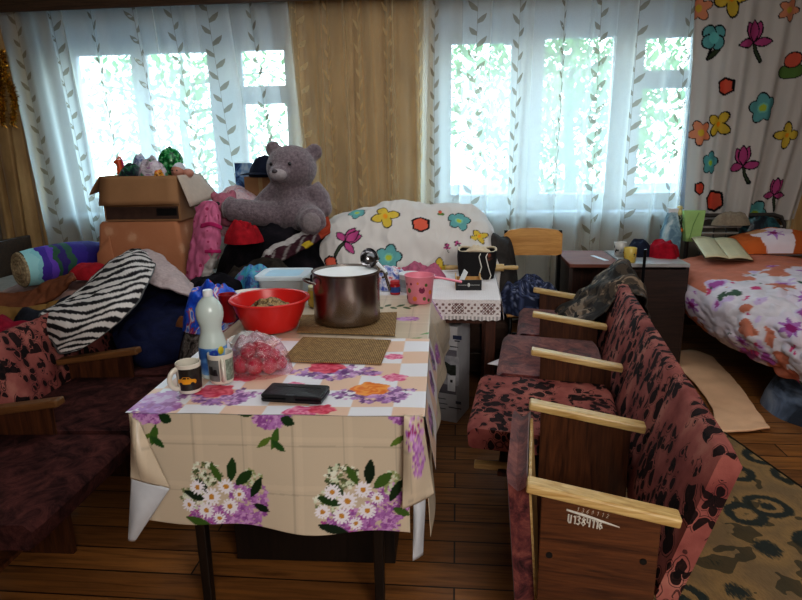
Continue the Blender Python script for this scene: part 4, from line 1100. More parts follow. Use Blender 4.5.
# faces the camera side's right: seat extends to local +y (towards the camera)
b = MB(); ply(b, .395, .775, .965, -.20, .012, .02, .02); b.build('backrest', M_PLY, sc, smooth=True)
b = MB(); b.box((0, .03, .447), (.40, .40, .014)); b.build('seat', M_PLY, sc, bevel=.005)
for x in (-.185, .185):
    b = MB(); b.tube([(x, -.185, .95), (x, -.185, .45), (x, -.20, .02)], .012, 8); b.tube([(x, -.2, .02), (x, -.2, 0)], .014, 8); b.build('back_leg', M_IRON, sc, smooth=True)
    b = MB(); b.tube([(x*.95, -.18, .433), (x*.95, .20, .433), (x*.95, .22, .40), (x*.98, .23, 0)], .012, 8); b.build('front_leg', M_IRON, sc, smooth=True)
b = MB(); b.tube([(-.18, .18, .43), (.18, .18, .43)], .010, 8); b.tube([(-.185, -.19, .2), (.185, -.19, .2)], .010, 8); b.build('crossbar', M_IRON, sc)
def plaid(U, V_, P):
    p = Paint(U, V_, (30, 36, 58))
    for k in range(12):
        for A_ in (U, V_):
            d = np.abs((A_*9+.3) % 1-.5); p.C[d < .10] = p.C[d < .10]*.6+lin((70, 78, 108))*.4
            d = np.abs((A_*9) % 1-.5); p.C[d < .022] = lin((128, 134, 156))
    return p.C
M_PAINTC = painted('printed_cloth', .85, .15, 200)
b = MB(); P = heap((.47, 3.95, .455), .25, .17, .19, 4, .5, 30, 70, 2.0, .35, 9, .3); U, V_ = np.meshgrid(np.linspace(0, 3, 71), np.linspace(0, 1.4, 30)); b.grid(P, plaid(P[..., 0]*2.2, P[..., 1]*2.2+P[..., 2]*1.5, P))
tag(b.build('plaid_shirt', M_PAINTC, smooth='all', center=True), 'crumpled dark blue plaid shirt on the school chair seat', 'shirt')

# ------------------------------------------------------------------ lace table
LT = Vector((-.17, 3.36, 0)); lt = thing('side_table', 'brown table under the white lace cloth, behind the dining table', 'table', LT, R(-1))
M_REDWOOD = wood('reddish_brown_wood', S('#3a2018'), S('#5c3526'), axis='z')
b = MB(); b.box((0, .09, .727), (.80, .78, .02)); b.build('tabletop', M_REDWOOD, lt, bevel=.003)
b = MB(); b.box((0, -.27, .66), (.66, .018, .11)); b.box((0, .45, .66), (.66, .018, .11)); b.box((-.35, .09, .66), (.018, .70, .11)); b.box((.35, .09, .66), (.018, .70, .11)); b.build('apron', M_REDWOOD, lt)
for x in (-.355, .355):
    for y in (-.255, .44): b = MB(); b.box((x, y, .3585), (.055, .055, .717)); b.build('leg', M_REDWOOD, lt, bevel=.004)
def lace(U, V_, drop):
    p = Paint(U, V_, (224, 218, 218))
    # raised stripes and knotted flower motifs
    ph = (np.sin(U*260)*np.sin(V_*260)); p.C[ph > .55] = p.C[ph > .55]*.88
    if drop:
        c = (np.sin(U*190)*np.sin(V_*190) > .35) & (np.abs(V_+.045) < .028)
        p.C[c] = lin((128, 104, 100))
        for k in range(-5, 6):
            x0 = k*.155+.03
            m_ = (np.abs(U-x0) < .03) & (np.abs(V_+.045) < .03) & ((np.abs(np.sin((U-x0)*210)) > .55) ^ (np.abs(np.sin((V_+.045)*210)) > .55))
            p.C[m_] = lin((112, 82, 80))
        m_ = (V_ < -.085) & (np.sin(U*330) > 0); p.C[m_] = p.C[m_]*.55
    return p.C
t = NT('lace_cloth'); a = t.n('ShaderNodeAttribute', attribute_name='Col'); v = t.coord(); t.bsdf(a.outputs['Color'], .85, 0, t.noise(v, 160, 2).outputs['Fac'], .4, .004, .2); M_LACE = t.m
b = MB(); x0, x1, y0, y1 = -.405, .405, -.305, .485
nu, nv = 170, 120
U, V_ = np.meshgrid(np.linspace(x0, x1, nu), np.linspace(y0, y1, nv)); b.grid(np.stack([U, V_, .7395+.0012*np.sin(U*40)*np.sin(V_*33)], 2), lace(U, V_, False))
U, V_ = np.meshgrid(np.linspace(x0, x1, 220), np.linspace(0, -.105, 50)); b.grid(np.stack([U*(1-.02*V_), y0-.004+V_*.12-.006*np.sin(U*24)*(-V_/.1), .7395+V_+.003*np.sin(U*160)*(V_ < -.1)], 2), lace(U, V_, True), flip=True)
for sg in (-1, 1):
    U, V_ = np.meshgrid(np.linspace(y0, y1, 200), np.linspace(0, -.105, 50)); b.grid(np.stack([sg*(x1+.004-V_*.12+.005*np.sin(U*20)*(-V_/.1)), U, .7395+V_], 2), lace(U, V_, True), flip=sg < 0)
cl = b.build('lace_tablecloth', M_LACE, smooth='all', solid=.0015); cl.location = LT; cl.rotation_euler = (0, 0, R(-1))
tag(cl, 'white lace tablecloth on the table behind the dining table', 'tablecloth')
ZL = .743
# small black box with wooden sides
bx = thing('small_box', 'small open wooden box with a black front on the lace table', 'box', (.066, 3.33, ZL), R(2))
M_TAN = wood('tan_card', S('#b98f56'), S('#d6ac70'), axis='z', rough=.6)
b = MB(); b.box((0, 0, .004), (.135, .12, .006)); b.box((0, .06, .025), (.135, .005, .05)); b.build('tray', M_TAN, bx)
for s_ in (-1, 1): b = MB(); b.prism([(-.06, 0), (.065, 0), (.065, .07), (-.06, .05)], s_*.068-.003, s_*.068+.003, xf=lambda x, y, z: (z, x, y)); b.build('side', M_TAN, bx)
b = MB(); b.box((0, -.061, .026), (.142, .006, .058)); fr = b.build('front', M_BLACK, bx, bevel=.001)
b = MB(); b.ell((0, -.066, .028), (.007, .003, .012)); b.box((0, -.0645, .027), (.12, .001, .002)); b.build('emblem', mat('silver_mark', S('#c9c9c4'), .4), fr, smooth=True)
b = MB(); b.bar((-.045, -.03, .03), (-.01, .05, .085), .03, .004, up=(1, 0, 1)); b.build('paper_strip', M_WHITE, bx)
# fabric basket with drawstring
bk = thing('fabric_basket', 'black flowered fabric basket with white cords at the back of the lace table', 'basket', (.125, 3.63, ZL), R(-6))
t = NT('black_flower_fabric'); v = t.coord(); vo = t.n('ShaderNodeTexVoronoi'); vo.inputs['Scale'].default_value = 14; t.l(v, vo.inputs['Vector'])
n = t.noise(v, 45, 2); f = t.math('ADD', vo.outputs['Distance'], t.math('MULTIPLY', n.outputs['Fac'], .35))
t.bsdf(t.ramp(f, [(.26, S('#8c4630')), (.34, S('#4a2a20')), (.42, S('#141013'))]), .8, 0, t.noise(v, 180, 2).outputs['Fac'], .3); M_BKF = t.m
b = MB(); loft(b, [(rrect(.205, .17, .05), 0), (rrect(.225, .19, .05), .06), (rrect(.235, .2, .055), .13), (rrect(.23, .195, .055), .165), (rrect(.215, .18, .05), .165), (rrect(.21, .175, .05), .10)], cap1=False)
b.build('body', M_BKF, bk, smooth=True, auto=60)
M_CREAM = mat('cream_lining', S('#cbbba2'), .85, var=.1, bump=.3)
b = MB(); P = []
for k in range(33):
    a = 2*PI*k/32; P.append((.112*math.cos(a), .095*math.sin(a), .166+.008*math.sin(3*a)))
b.tube(P, .007, 8, caps=False); b.build('hem', M_CREAM, bk, smooth=True)
b = MB(); b.grid(heap((0, 0, .12), .095, .08, .06, 6, .4, 12, 36, fold=.4, fscale=30)); b.build('lining', M_CREAM, bk, smooth='all')
for k, xx in enumerate((.03, .07)):
    b = MB(); b.tube([(xx, -.09, .165), (xx-.012, -.108, .14), (xx+.004, -.112, .08), (xx-.01+.03*k, -.112, .03), (xx+.01, -.113, .005)], .0035, 7); b.build('cord', mat('white_cord', S('#d8d4cc'), .8), bk, smooth=True)
rp = thing('rolling_pin', 'pale wooden rolling pin lying behind the fabric basket', 'rolling pin', (.16, 3.79, ZL))
b = MB(); b.tube([(-.14, 0, .024), (.14, 0.0, .024)], .024, 18); b.build('roller', M_PINE, rp, smooth=True, bevel=.002)
for s_ in (-1, 1): b = MB(); b.lathe([(.012, .0), (.014, .02), (.0155, .06), (.012, .088), (0, .092)], (s_*.14, 0, .024), 16, rot=Matrix.Rotation(s_*PI/2, 3, 'Y')); b.build('handle', M_PINE, rp, smooth=True)
# small things behind the dipper
b = MB(); b.grid(heap((-.22, 3.62, ZL), .15, .09, .065, 9, .9, 24, 60, fold=.5, fscale=16, ragged=.3))
tag(b.build('pink_rag', mat('dusty_pink_cloth', S('#a85a74'), .9, var=.25, scale=40), smooth='all', center=True), 'crumpled dusty pink rag on the lace table behind the dipper', 'cloth')
tub = thing('tub', 'small white plastic tub half hidden behind the pink dipper', 'tub', (-.255, 3.24, ZL))
b = MB(); b.lathe([(0, 0), (.05, 0), (.053, .004), (.06, .09), (.063, .093), (.063, .098), (.06, .1), (0, .1)], n=32); b.build('body', M_WHITE, tub, smooth=True)
b = MB(); b.lathe([(.0555, .025), (.0592, .07)], n=32, closed=True); b.V = b.V; b.F = b.F[1:] if False else b.F; b.build('band', mat('grey_band', S('#b9c0c2'), .4), tub, smooth=True)
pk = thing('packet', 'crumpled blue and white plastic packet between the pot and the white tub', 'packet', (-.37, 3.33, ZL))
t = NT('blue_white_film'); v = t.coord(); t.bsdf(t.ramp(t.noise(v, 24, 3).outputs['Fac'], [(.38, S('#3d4f9c')), (.46, S('#9fa5c4')), (.55, S('#d8d5dc')), (.66, S('#b8555f'))]), .3, 0, t.noise(v, 50, 3).outputs['Fac'], .6)
b = MB(); b.grid(heap((0, 0, 0), .10, .12, .11, 15, .4, 22, 56, fold=.4, fscale=22)); b.build('film', t.m, pk, smooth='all')
jr = thing('jar', 'red capped jar with a blue label right of the pot', 'jar', (-.33, 3.16, ZL))
b = MB(); b.lathe([(0, 0), (.026, 0), (.028, .004), (.028, .05), (.022, .058)], n=24); b.build('glass', mat('red_sauce', S('#a8202a'), .25), jr, smooth=True)
b = MB(); b.lathe([(.024, .057), (.026, .06), (.026, .072), (.022, .075), (0, .075)], n=24); b.build('cap', mat('red_cap', S('#c23038'), .35), jr, smooth=True)
b = MB(); b.lathe([(.0284, .012), (.0284, .042)], n=24, closed=True); b.build('label_band', mat('blue_label', S('#2c4a8c'), .4), jr, smooth=True)

# appliance carton under the lace table
cp = at(434, 418, z=0); cq = at(467, 424, z=0)
ang = math.atan2(cq.y-cp.y, cq.x-cp.x)
cb = thing('appliance_carton', 'tall printed appliance carton standing under the lace table', 'carton', ((cp.x+cq.x)/2-.035, (cp.y+cq.y)/2, 0), ang)
Wc, Hc, Dc = .27, .565, .22
xo = -.06
b = MB(); b.box((xo, Dc/2, Hc/2), (Wc, Dc, Hc)); b.build('body', mat('carton_white', S('#b6b4b8'), .6, var=.05), cb, bevel=.002)
b = MB(); b.box((xo+.0, -.001, .30), (Wc-.004, .002, .26)); pc_ = b.build('photo_print', mat('print_grey', S('#6f6a72'), .5, var=.4, scale=9), cb)
b = MB(); b.box((.03, -.0025, .31), (.115, .002, .17)); b.build('window_picture', mat('print_light', S('#a5a3a8'), .5, var=.25, scale=20), pc_)
b = MB(); b.grid(np.array([[[-.02+.03*i, -.0042, .29+.03*j+.01*math.sin(i*2)] for i in range(4)] for j in range(3)], float)); b.build('plants_picture', mat('print_dark', S('#2f332d'), .5, var=.6, scale=50), pc_)
b = MB(); b.box((.045, -.005, .235), (.045, .003, .09)); b.box((.045, -.0066, .25), (.014, .001, .016), mi=1); b.build('device_picture', [mat('print_white', S('#d4d3d6'), .5), M_BLACK], pc_)
b = MB(); b.box((.075, -.001, .505), (.05, .002, .022)); b.build('badge', mat('print_navy', S('#2b3350'), .5), cb)
b = MB(); b.box((.075, -.001, .485), (.03, .002, .007)); b.box((.01, -.001, .45), (.14, .0015, .006))
for k in range(3): b.box((-.02, -.001, .135-.03*k), (.06+.02*(k % 2), .0015, .004))
b.box((.085, -.001, .125), (.032, .002, .016)); b.box((.065, -.001, .09), (.075, .0015, .006)); b.build('print_lines', mat('print_charcoal', S('#4a4a50'), .5), cb)
# ================================================================== LEFT BED, PILES, BOXES, BEAR
M_BEDWOOD = wood('dark_bed_wood', S('#2b1d14'), S('#4a3424'), axis='x')
bd = thing('bed', 'low wooden bed heaped with blankets along the left wall side', 'bed', (-2.69, 4.15, 0))
b = MB(); b.box((0, 0, .47), (1.9, 1.30, .18)); b.build('mattress', mat('mattress_ticking', S('#8f8478'), .9, var=.15), bd, bevel=.03)
b = MB(); b.box((0, -.67, .36), (1.98, .03, .2)); b.build('side_rail', M_BEDWOOD, bd, bevel=.004)
b = MB(); b.box((0, .67, .36), (1.98, .03, .2)); b.build('side_rail', M_BEDWOOD, bd, bevel=.004)
b = MB(); b.box((-.97, 0, .42), (.04, 1.37, .84)); b.build('headboard', M_BEDWOOD, bd, bevel=.006)
b = MB(); b.box((.97, 0, .30), (.04, 1.37, .60)); b.build('footboard', M_BEDWOOD, bd, bevel=.006)
for x in (-.5, .5): b = MB(); b.box((x, 0, .17), (.05, 1.2, .34)); b.build('slat_support', M_BEDWOOD, bd)
ZB = .56
def lump(name, label, cat, c, rx, ry, h, m_, seed=1, power=2.4, fold=.3, fscale=12, amp=.3, ragged=.2, rz=0, group=None, nr=24, nt=64, col=None):
    b = MB(); P = heap(c, rx, ry, h, seed, amp, nr, nt, power, fold, fscale, ragged, rz)
    b.grid(P, col(P) if col else None)
    return tag(b.build(name, m_, smooth='all', center=True), label, cat, group)
def fabric(name, rgb, var=.15, scale=25, bump=.35, bscale=30, rough=.9): return mat(name, S(rgb), rough, var=var, scale=scale, bump=bump, bscale=bscale, spec=.2)
# rolled quilt: purple, green and pale blue stripes, with a spiral end
rq = thing('rolled_quilt', 'rolled purple and green striped quilt on the left bed', 'quilt', (-2.76, 3.84, ZB+.08), R(58))
t = NT('striped_quilt'); v = t.coord((1, 1, 1)); sx = t.n('ShaderNodeSeparateXYZ'); t.l(v, sx.inputs[0])
nn = t.noise(v, 10, 2); f = t.math('ADD', sx.outputs['X'], t.math('MULTIPLY', nn.outputs['Fac'], .10)); f = t.math('ADD', t.math('MULTIPLY', f, 1.8), .42)
c = t.ramp(f, [(.0, S('#8f8aa0')), (.12, S('#a0d8dc')), (.26, S('#8fcdd4')), (.30, S('#4a2f9c')), (.40, S('#6a45b8')), (.46, S('#2b5a40')), (.52, S('#33206e')), (.60, S('#2d5c48')), (.68, S('#37228a')), (.85, S('#2c1c78'))], 'CONSTANT')
t.bsdf(c, .75, 0, t.noise(v, 18, 4).outputs['Fac'], .4)
b = MB(); ctl = []
pts = [(-.20, 0, .13), (-.12, 0, .135), (0, 0, .14), (.12, 0, .15), (.25, 0, .15), (.36, 0, .13), (.42, 0, .11)]
b.tube(pts, [.125, .135, .14, .135, .125, .11, .07], 28, flat=.92); b.build('roll', t.m, rq, smooth=True)
b = MB()
for j, (r0, w_) in enumerate(((.112, 1), (.08, 1), (.05, 1), (.022, 1))):
    b.tube([(-.205-.004*j, r0*math.cos(a), .13+r0*.9*math.sin(a)) for a in [2*PI*k/24 for k in range(25)]], .016, 7, caps=False)
b.build('spiral_end', fabric('beige_print_lining', '#a8987c', .5, 60), rq, smooth=True)
b = MB(); b.tube([(-.205, 0, .13), (-.198, 0, .13)], [.12, .12], 24); b.build('roll_end', fabric('dark_fold', '#4a4030', .4, 40), rq)
# folded sheets
def fold_cloth(name, label, pts_, m_, th=.02, n=40, amp=.012, seed=1, cat='blanket', scale=10):
    cloth(name, label, cat, pts_, n, n, m_, amp, scale, seed, th)
def pz(px, py, y): return tuple(at(px, py, y=y))
cloth('brown_sheet', 'folded brown sheet with a sagging edge on the left bed', 'sheet', [[pz(-4, 292, 3.5), pz(25, 292, 3.5), pz(52, 280, 3.5), pz(72, 272, 3.5)], [pz(-4, 300, 3.42), pz(25, 302, 3.42), pz(55, 290, 3.42), pz(74, 277, 3.42)], [pz(-4, 308, 3.38), pz(22, 310, 3.38), pz(50, 299, 3.38), pz(70, 283, 3.40)]], 40, 24, fabric('tan_brown_cloth', '#7d4e36', .25, 9), .012, 9, 3, .02)
cloth('ochre_sheet', 'ochre yellow folded sheet below the brown sheet', 'sheet', [[pz(-4, 306, 3.36), pz(30, 308, 3.36), pz(55, 301, 3.36), pz(84, 293, 3.36)], [pz(-4, 318, 3.33), pz(30, 313, 3.33), pz(55, 309, 3.33), pz(84, 300, 3.33)], [pz(-4, 326, 3.32), pz(28, 322, 3.32), pz(55, 313, 3.32), pz(80, 304, 3.32)]], 40, 20, fabric('ochre_cloth', '#927243', .2, 9), .012, 9, 6, .02)
lump('blanket_pile', 'pale peach and dusty pink blankets spread over the left bed', 'blanket', (-2.42, 3.95, ZB-.02), .80, .55, .10, fabric('peach_pink_blanket', '#a5847a', .35, 6), 31, 4, .5, 6, .25, .1, group=None)
lump('red_cushion', 'small flat red cushion lying before the peach box', 'cushion', (-2.42, 3.72, ZB+.15), .17, .10, .09, fabric('red_velvet', '#a3242f', .2), 5, 3, .12, 8)
lump('lilac_blanket', 'small lilac blue blanket between the quilt and the peach box', 'blanket', (-2.50, 4.25, ZB+.12), .26, .18, .17, fabric('lilac_blue_cloth', '#7f83a8', .35, 14), 9, 3, .3, 12)
lump('red_blanket', 'dark red blanket at the lower left, behind the seat backs', 'blanket', (-2.58, 3.03, .0), .30, .24, .62, fabric('crimson_cloth', '#8c1f35', .2), 15, 3, .25, 9)
lump('dark_blanket', 'dark blue grey blanket under the ochre sheet', 'blanket', (-2.42, 3.33, .0), .42, .14, .62, fabric('dark_slate_cloth', '#30333c', .3), 19, 3, .25, 9)

# peach covered box with the toy carton on it
pb = thing('covered_box', 'large box draped in faded peach flowered cloth on the left bed', 'box', (-2.17, 4.13, ZB), R(2))
t = NT('peach_flower_cloth'); v = t.coord(); vo = t.n('ShaderNodeTexVoronoi'); vo.inputs['Scale'].default_value = 7; t.l(v, vo.inputs['Vector'])
f = t.math('ADD', vo.outputs['Distance'], t.math('MULTIPLY', t.noise(v, 30, 3).outputs['Fac'], .3)); c = t.ramp(f, [(.3, S('#c99a7a')), (.42, S('#b9805e')), (.6, S('#b57a57'))])
t.bsdf(c, .85, 0, t.noise(v, 12, 3).outputs['Fac'], .25); M_PEACHC = t.m
b = MB(); loft(b, [(rrect(.62, .46, .03), 0), (rrect(.61, .45, .03), .25), (rrect(.56, .42, .03), .47), (rrect(.53, .40, .03), .492)]); b.build('drape', M_PEACHC, pb, smooth=True, auto=50)
b = MB(); b.grid(patch([[(-.325, -.235, .0), (-.31, -.236, .14), (-.30, -.232, .28)], [(-.25, -.245, 0), (-.24, -.243, .14), (-.25, -.236, .34)], [(-.16, -.236, 0), (-.17, -.236, .14), (-.2, -.228, .4)]], 14, 14)); b.build('corner_fold', M_PEACHC, pb, smooth='all', solid=.004)
tc_ = Vector((-2.14, 4.15, ZB+.496)); tcn = thing('toy_carton', 'open brown cardboard carton full of toys, on the peach box', 'carton', tc_, R(3))
M_CARD = mat('corrugated_card', S('#9a7350'), .85, var=.08, scale=5, bump=.1); M_CARDIN = mat('card_pale', S('#c4b4a6'), .85, var=.06); M_CARDDK = mat('card_brown_print', S('#4a342a'), .8, var=.2)
w_, d_, h_ = .52, .42, .30
for nm, c, s_ in (('front_panel', (0, -d_/2, h_/2), (w_, .006, h_)), ('back_panel', (0, d_/2, h_/2), (w_, .006, h_)), ('side_panel', (-w_/2, 0, h_/2), (.006, d_, h_)), ('side_panel', (w_/2, 0, h_/2), (.006, d_, h_)), ('bottom_panel', (0, 0, .003), (w_, d_, .006))):
    b = MB(); b.box(c, s_); b.build(nm, M_CARD, tcn)
def flap(p0, p1, p2, p3, m_, nm='flap'):
    b = MB(); Q = tri_patch(p0, p1, p2, p3, 8, 0, 0); Q[..., 2] += .006*np.sin(np.linspace(0, PI, 8))[:, None]; b.grid(Q); return b.build(nm, m_, tcn, solid=.006, smooth='all')
f_ = flap((-w_/2, -d_/2-.004, h_), (w_/2, -d_/2-.004, h_), (w_/2+.02, -d_/2-.055, h_-.185), (-w_/2-.005, -d_/2-.055, h_-.19), M_CARD)
flap((w_/2+.004, -d_/2, h_), (w_/2+.004, d_/2, h_), (w_/2+.13, d_/2, h_-.17), (w_/2+.07, -d_/2+.01, h_-.21), M_CARDIN)
flap((-w_/2-.004, -d_/2, h_), (-w_/2-.004, d_/2, h_), (-w_/2-.10, d_/2, h_-.08), (-w_/2-.09, -d_/2, h_-.12), M_CARD)
b = MB(); b.box((0, -d_/2-.0042, .055), (w_-.02, .002, .085)); b.build('printed_band', M_CARDDK, tcn)
b = MB(); b.box((.17, -d_/2-.0055, .06), (.14, .002, .05)); b.build('printed_panel', M_BLACK, tcn)
zt = tc_.z+h_
def inbox(dx, dy, dz): return (tc_.x+dx, tc_.y+dy, zt+dz)
tg = 'toys in the cardboard carton'
gb = thing('toy_ball', 'shiny green ball sticking up from the toy carton', 'ball', inbox(.12, .02, .0), 0, tg)
t = NT('green_glitter'); v = t.coord(); t.bsdf(t.ramp(t.noise(v, 40, 3).outputs['Fac'], [(.4, S('#0d4a26')), (.55, S('#1f8a45')), (.68, S('#8fd09a'))]), .25); b = MB(); b.ell((.02, 0, .09), (.085, .085, .095)); b.build('ball', t.m, gb, smooth=True)
b = MB(); b.tube([(.02, 0, .183), (.02, 0, .193)], [.012, .008], 10); b.build('valve', M_BLACK, gb)
def film_mat(name, stops, scale=14):
    t = NT(name); v = t.coord(); t.bsdf(t.ramp(t.noise(v, scale, 3, .6, 1).outputs['Fac'], [(p_, S(c_)) for p_, c_ in stops]), .3, 0, t.noise(v, 40, 4).outputs['Fac'], .6); MATS[name] = t.m; return t.m
lump('toy_bag', 'pale clear bag of small toys at the front of the toy carton', 'bag', inbox(.06, -.12, -.09), .115, .075, .19, film_mat('toy_bag_film', [(.36, '#3f7a52'), (.44, '#a89aa8'), (.54, '#cfc6cc'), (.64, '#9c5a9a'), (.7, '#d8d2d4')]), 3, 3, .4, 18, group=tg)
lump('toy_bag', 'dark green and blue bag in the middle of the toy carton', 'bag', inbox(-.07, -.13, -.10), .12, .06, .17, film_mat('dark_toy_film', [(.38, '#101418'), (.5, '#23303c'), (.6, '#2f7a4f'), (.66, '#8a90c8')]), 8, 3, .4, 18, group=tg)
lump('toy_packet', 'blue and white packet standing up in the toy carton', 'packet', inbox(-.05, -.03, -.09), .10, .06, .22, film_mat('blue_packet', [(.4, '#56679f'), (.5, '#b9c2d8'), (.6, '#d8dce4')]), 12, 2.2, .4, 18, group=tg)
dr = thing('toy_horse', 'small orange and red toy horse in the left of the toy carton', 'toy', inbox(-.155, -.08, -.08), 0, tg)
b = MB(); b.tube([(.05, 0, .04), (.0, 0, .07), (-.03, 0, .10), (-.03, 0, .16), (-.035, 0, .185)], [.03, .035, .025, .018, .02], 10); b.tube([(-.03, 0, .185), (-.062, 0, .165)], [.019, .011], 10)
for yy in (-.01, .01): b.tube([(-.025, yy, .195), (-.022, yy, .22)], [.008, .002], 6)
for xx, yy in ((.04, -.02), (.04, .02), (-.02, -.02), (-.02, .02)): b.tube([(xx, yy, .05), (xx, yy, .0)], [.012, .01], 6)
b.build('body', mat('toy_orange', S('#d8592f'), .4, var=.15, scale=9), dr, smooth=True)
b = MB(); b.tube([(-.012, 0, .20), (-.005, 0, .16), (.002, 0, .11)], [.008, .012, .006], 8, flat=.5); b.build('mane', mat('toy_magenta', S('#b12a5a'), .5), dr, smooth=True)
dl = thing('doll', 'baby doll with a white cap lying at the right of the toy carton', 'doll', inbox(.20, -.02, -.10), 0, tg)
M_SKIN = mat('doll_skin', S('#c08a78'), .5, var=.04)
b = MB(); b.ell((0, 0, .125), (.045, .043, .048)); b.ell((-.005, -.044, .118), .007, 8, 6); b.ell((.07, .01, .11), (.04, .035, .03)); b.tube([(.0, 0, .09), (.06, .02, .06)], [.03, .04], 10); b.build('body', M_SKIN, dl, smooth=True)
b = MB()
for s_ in (-1, 1): b.ell((-.004+s_*.017, -.039, .13), (.006, .004, .005), 8, 6)
b.build('eyes', M_BLACK, dl, smooth=True)
b = MB(); b.ell((0, .01, .145), (.048, .044, .042)); b.build('cap', mat('doll_cap', S('#c9cdd6'), .8), dl, smooth=True)
lump('toy_block', 'yellow and red toy pieces beside the doll in the carton', 'toy', inbox(.13, -.16, -.09), .06, .035, .12, film_mat('yellow_red_toys', [(.42, '#c23a26'), (.5, '#e0a030'), (.6, '#6a3a20')], 22), 17, 3, .3, 20, group=tg)

# patterned pillow, pink plush toy, dress, and the dark clothes under the bear
lump('pillow', 'pale pink patterned pillow behind the pink dress', 'pillow', (-1.60, 4.42, .90), .24, .16, .34, film_mat('pink_print_pillow', [(.38, '#b2566a'), (.44, '#c9a8ae'), (.55, '#d0b8bc'), (.66, '#a58a9e')], 16), 21, 3, .15, 8)
t = NT('black_clothes'); v = t.coord(); n = t.noise(v, 6, 4); t.bsdf(t.ramp(n.outputs['Fac'], [(.4, S('#0d0c0f')), (.55, S('#19171d')), (.7, S('#2a2228'))]), .95, 0, t.noise(v, 16, 4).outputs['Fac'], .6, .02, .15); M_BLKC = t.m
sf = thing('sofa_bed', 'low sofa bed buried under the clothes pile and the flowered sheet', 'sofa', (-.60, 4.30, 0))
b = MB(); b.box((0, 0, .29), (1.9, .98, .22)); b.build('seat_cushion', fabric('brown_sofa_cloth', '#4a3830'), sf, bevel=.04)
b = MB(); b.box((0, .0, .11), (1.84, .92, .14)); b.build('base', M_BEDWOOD, sf, bevel=.006)
b = MB(); b.box((0, .44, .55), (1.9, .12, .42)); b.build('backrest', MATS['brown_sofa_cloth'], sf, bevel=.03)
lump('clothes_pile', 'big heap of black clothes under the teddy bear', 'clothes', (-1.22, 4.10, .40), .50, .44, .60, M_BLKC, 41, 3.2, .22, 7, .2, .12, nr=34, nt=90)
lump('brown_coat', 'dark olive brown coat at the foot of the black clothes heap', 'coat', (-1.20, 3.55, .42), .36, .28, .38, fabric('olive_brown_cloth', '#2e2822', .4), 44, 3, .3, 8)
def trim(U, V_, P):
    p = Paint(U, V_, (58, 26, 36)); n_ = np.sin(U*23+V_*5); p.put((V_ < .34+.08*n_), (168, 162, 160)); p.put((V_ > .40) & (np.sin(U*31+V_*11) > .75), (120, 112, 110)); p.put((U > .86), (150, 62, 40)); p.put((U > .62) & (U < .74) & (V_ > .7), (170, 146, 40)); return p.C
cloth('striped_garment', 'dark maroon garment with a pale trim sliding down from under the bear', 'clothes', [[pz(258, 262, 3.74), pz(268, 248, 3.78), pz(285, 240, 3.84), pz(305, 229, 3.92), pz(328, 216, 3.98)], [pz(262, 264, 3.70), pz(272, 255, 3.72), pz(290, 246, 3.78), pz(308, 237, 3.84), pz(330, 224, 3.90)], [pz(268, 268, 3.68), pz(280, 262, 3.70), pz(297, 252, 3.74), pz(314, 243, 3.80), pz(330, 232, 3.86)]], 60, 30, painted('garment_trim', .9, .2, 150), .012, 12, 14, .012, trim)
lump('red_shirt', 'bright red shirt tucked between the pink plush and the black clothes', 'clothes', (-1.38, 3.80, .93), .13, .10, .105, fabric('scarlet_cloth', '#9a1a26', .25), 51, 3.0, .6, 14, .7, .3)
pt_ = thing('plush_toy', 'pink plush toy head with dark eyes peering out beside the bear leg', 'plush toy', (-1.59, 4.06, 1.06))
M_PLPINK = mat('pink_plush', S('#b06a7c'), .95, var=.2, scale=40, bump=.6, bscale=160)
b = MB(); b.ell((0, 0, .10), (.115, .10, .105), noise_amp=.15); b.ell((.04, -.09, .085), (.05, .04, .04)); b.ell((-.085, .0, .18), (.035, .02, .04)); b.ell((.06, .02, .19), (.035, .02, .04)); b.ell((0, .03, .0), (.09, .08, .08)); b.xform(Matrix.Scale(.84, 4)); b.build('body', M_PLPINK, pt_, remesh=.009)
b = MB()
for x in (-.025, .062): b.ell((x*.84, (-.098+abs(x)*.25)*.84, .125*.84), (.017, .010, .014), 12, 8)
b.build('eyes', M_BLACK, pt_, smooth=True)
t = NT('pink_star_dress'); v = t.coord(); vo = t.n('ShaderNodeTexVoronoi'); vo.inputs['Scale'].default_value = 16; t.l(v, vo.inputs['Vector'])
c = t.ramp(vo.outputs['Distance'], [(.16, S('#a02f5a')), (.2, S('#cc6f92')), (.7, S('#c0668a'))]); t.bsdf(c, .85, 0, t.noise(v, 18, 4).outputs['Fac'], .4); M_DRESS = t.m
drs = thing('pink_dress', 'pink patterned dress hanging down beside the peach box', 'dress', (-1.62, 3.72, .70))
P = patch([[pz(195, 207, 3.9), pz(206, 200, 3.86), pz(217, 203, 3.84), pz(222, 212, 3.86)], [pz(193, 222, 3.84), pz(204, 220, 3.78), pz(216, 222, 3.78), pz(222, 226, 3.82)], [pz(188, 250, 3.78), pz(200, 250, 3.70), pz(214, 250, 3.70), pz(221, 250, 3.76)], [pz(184, 278, 3.74), pz(197, 280, 3.66), pz(207, 272, 3.68), pz(219, 258, 3.74)]], 44, 50)
b = MB(); b.grid(wrinkle(P, .014, 16, 3, (1, 1, .35), True)); b.build('skirt', M_DRESS, drs, smooth='all', solid=.005, world=True)
P = patch([[pz(201, 224, 3.72), pz(211, 222, 3.70), pz(222, 226, 3.74)], [pz(201, 228, 3.71), pz(211, 226, 3.69), pz(222, 230, 3.73)]], 20, 5)
b = MB(); b.grid(P); b.build('ribbon', fabric('magenta_ribbon', '#a8285f'), drs, smooth='all', solid=.006, world=True)
P = patch([[pz(205, 250, 3.69), pz(213, 250, 3.68), pz(221, 250, 3.73)], [pz(205, 253, 3.68), pz(213, 253, 3.67), pz(221, 253, 3.72)]], 20, 5)
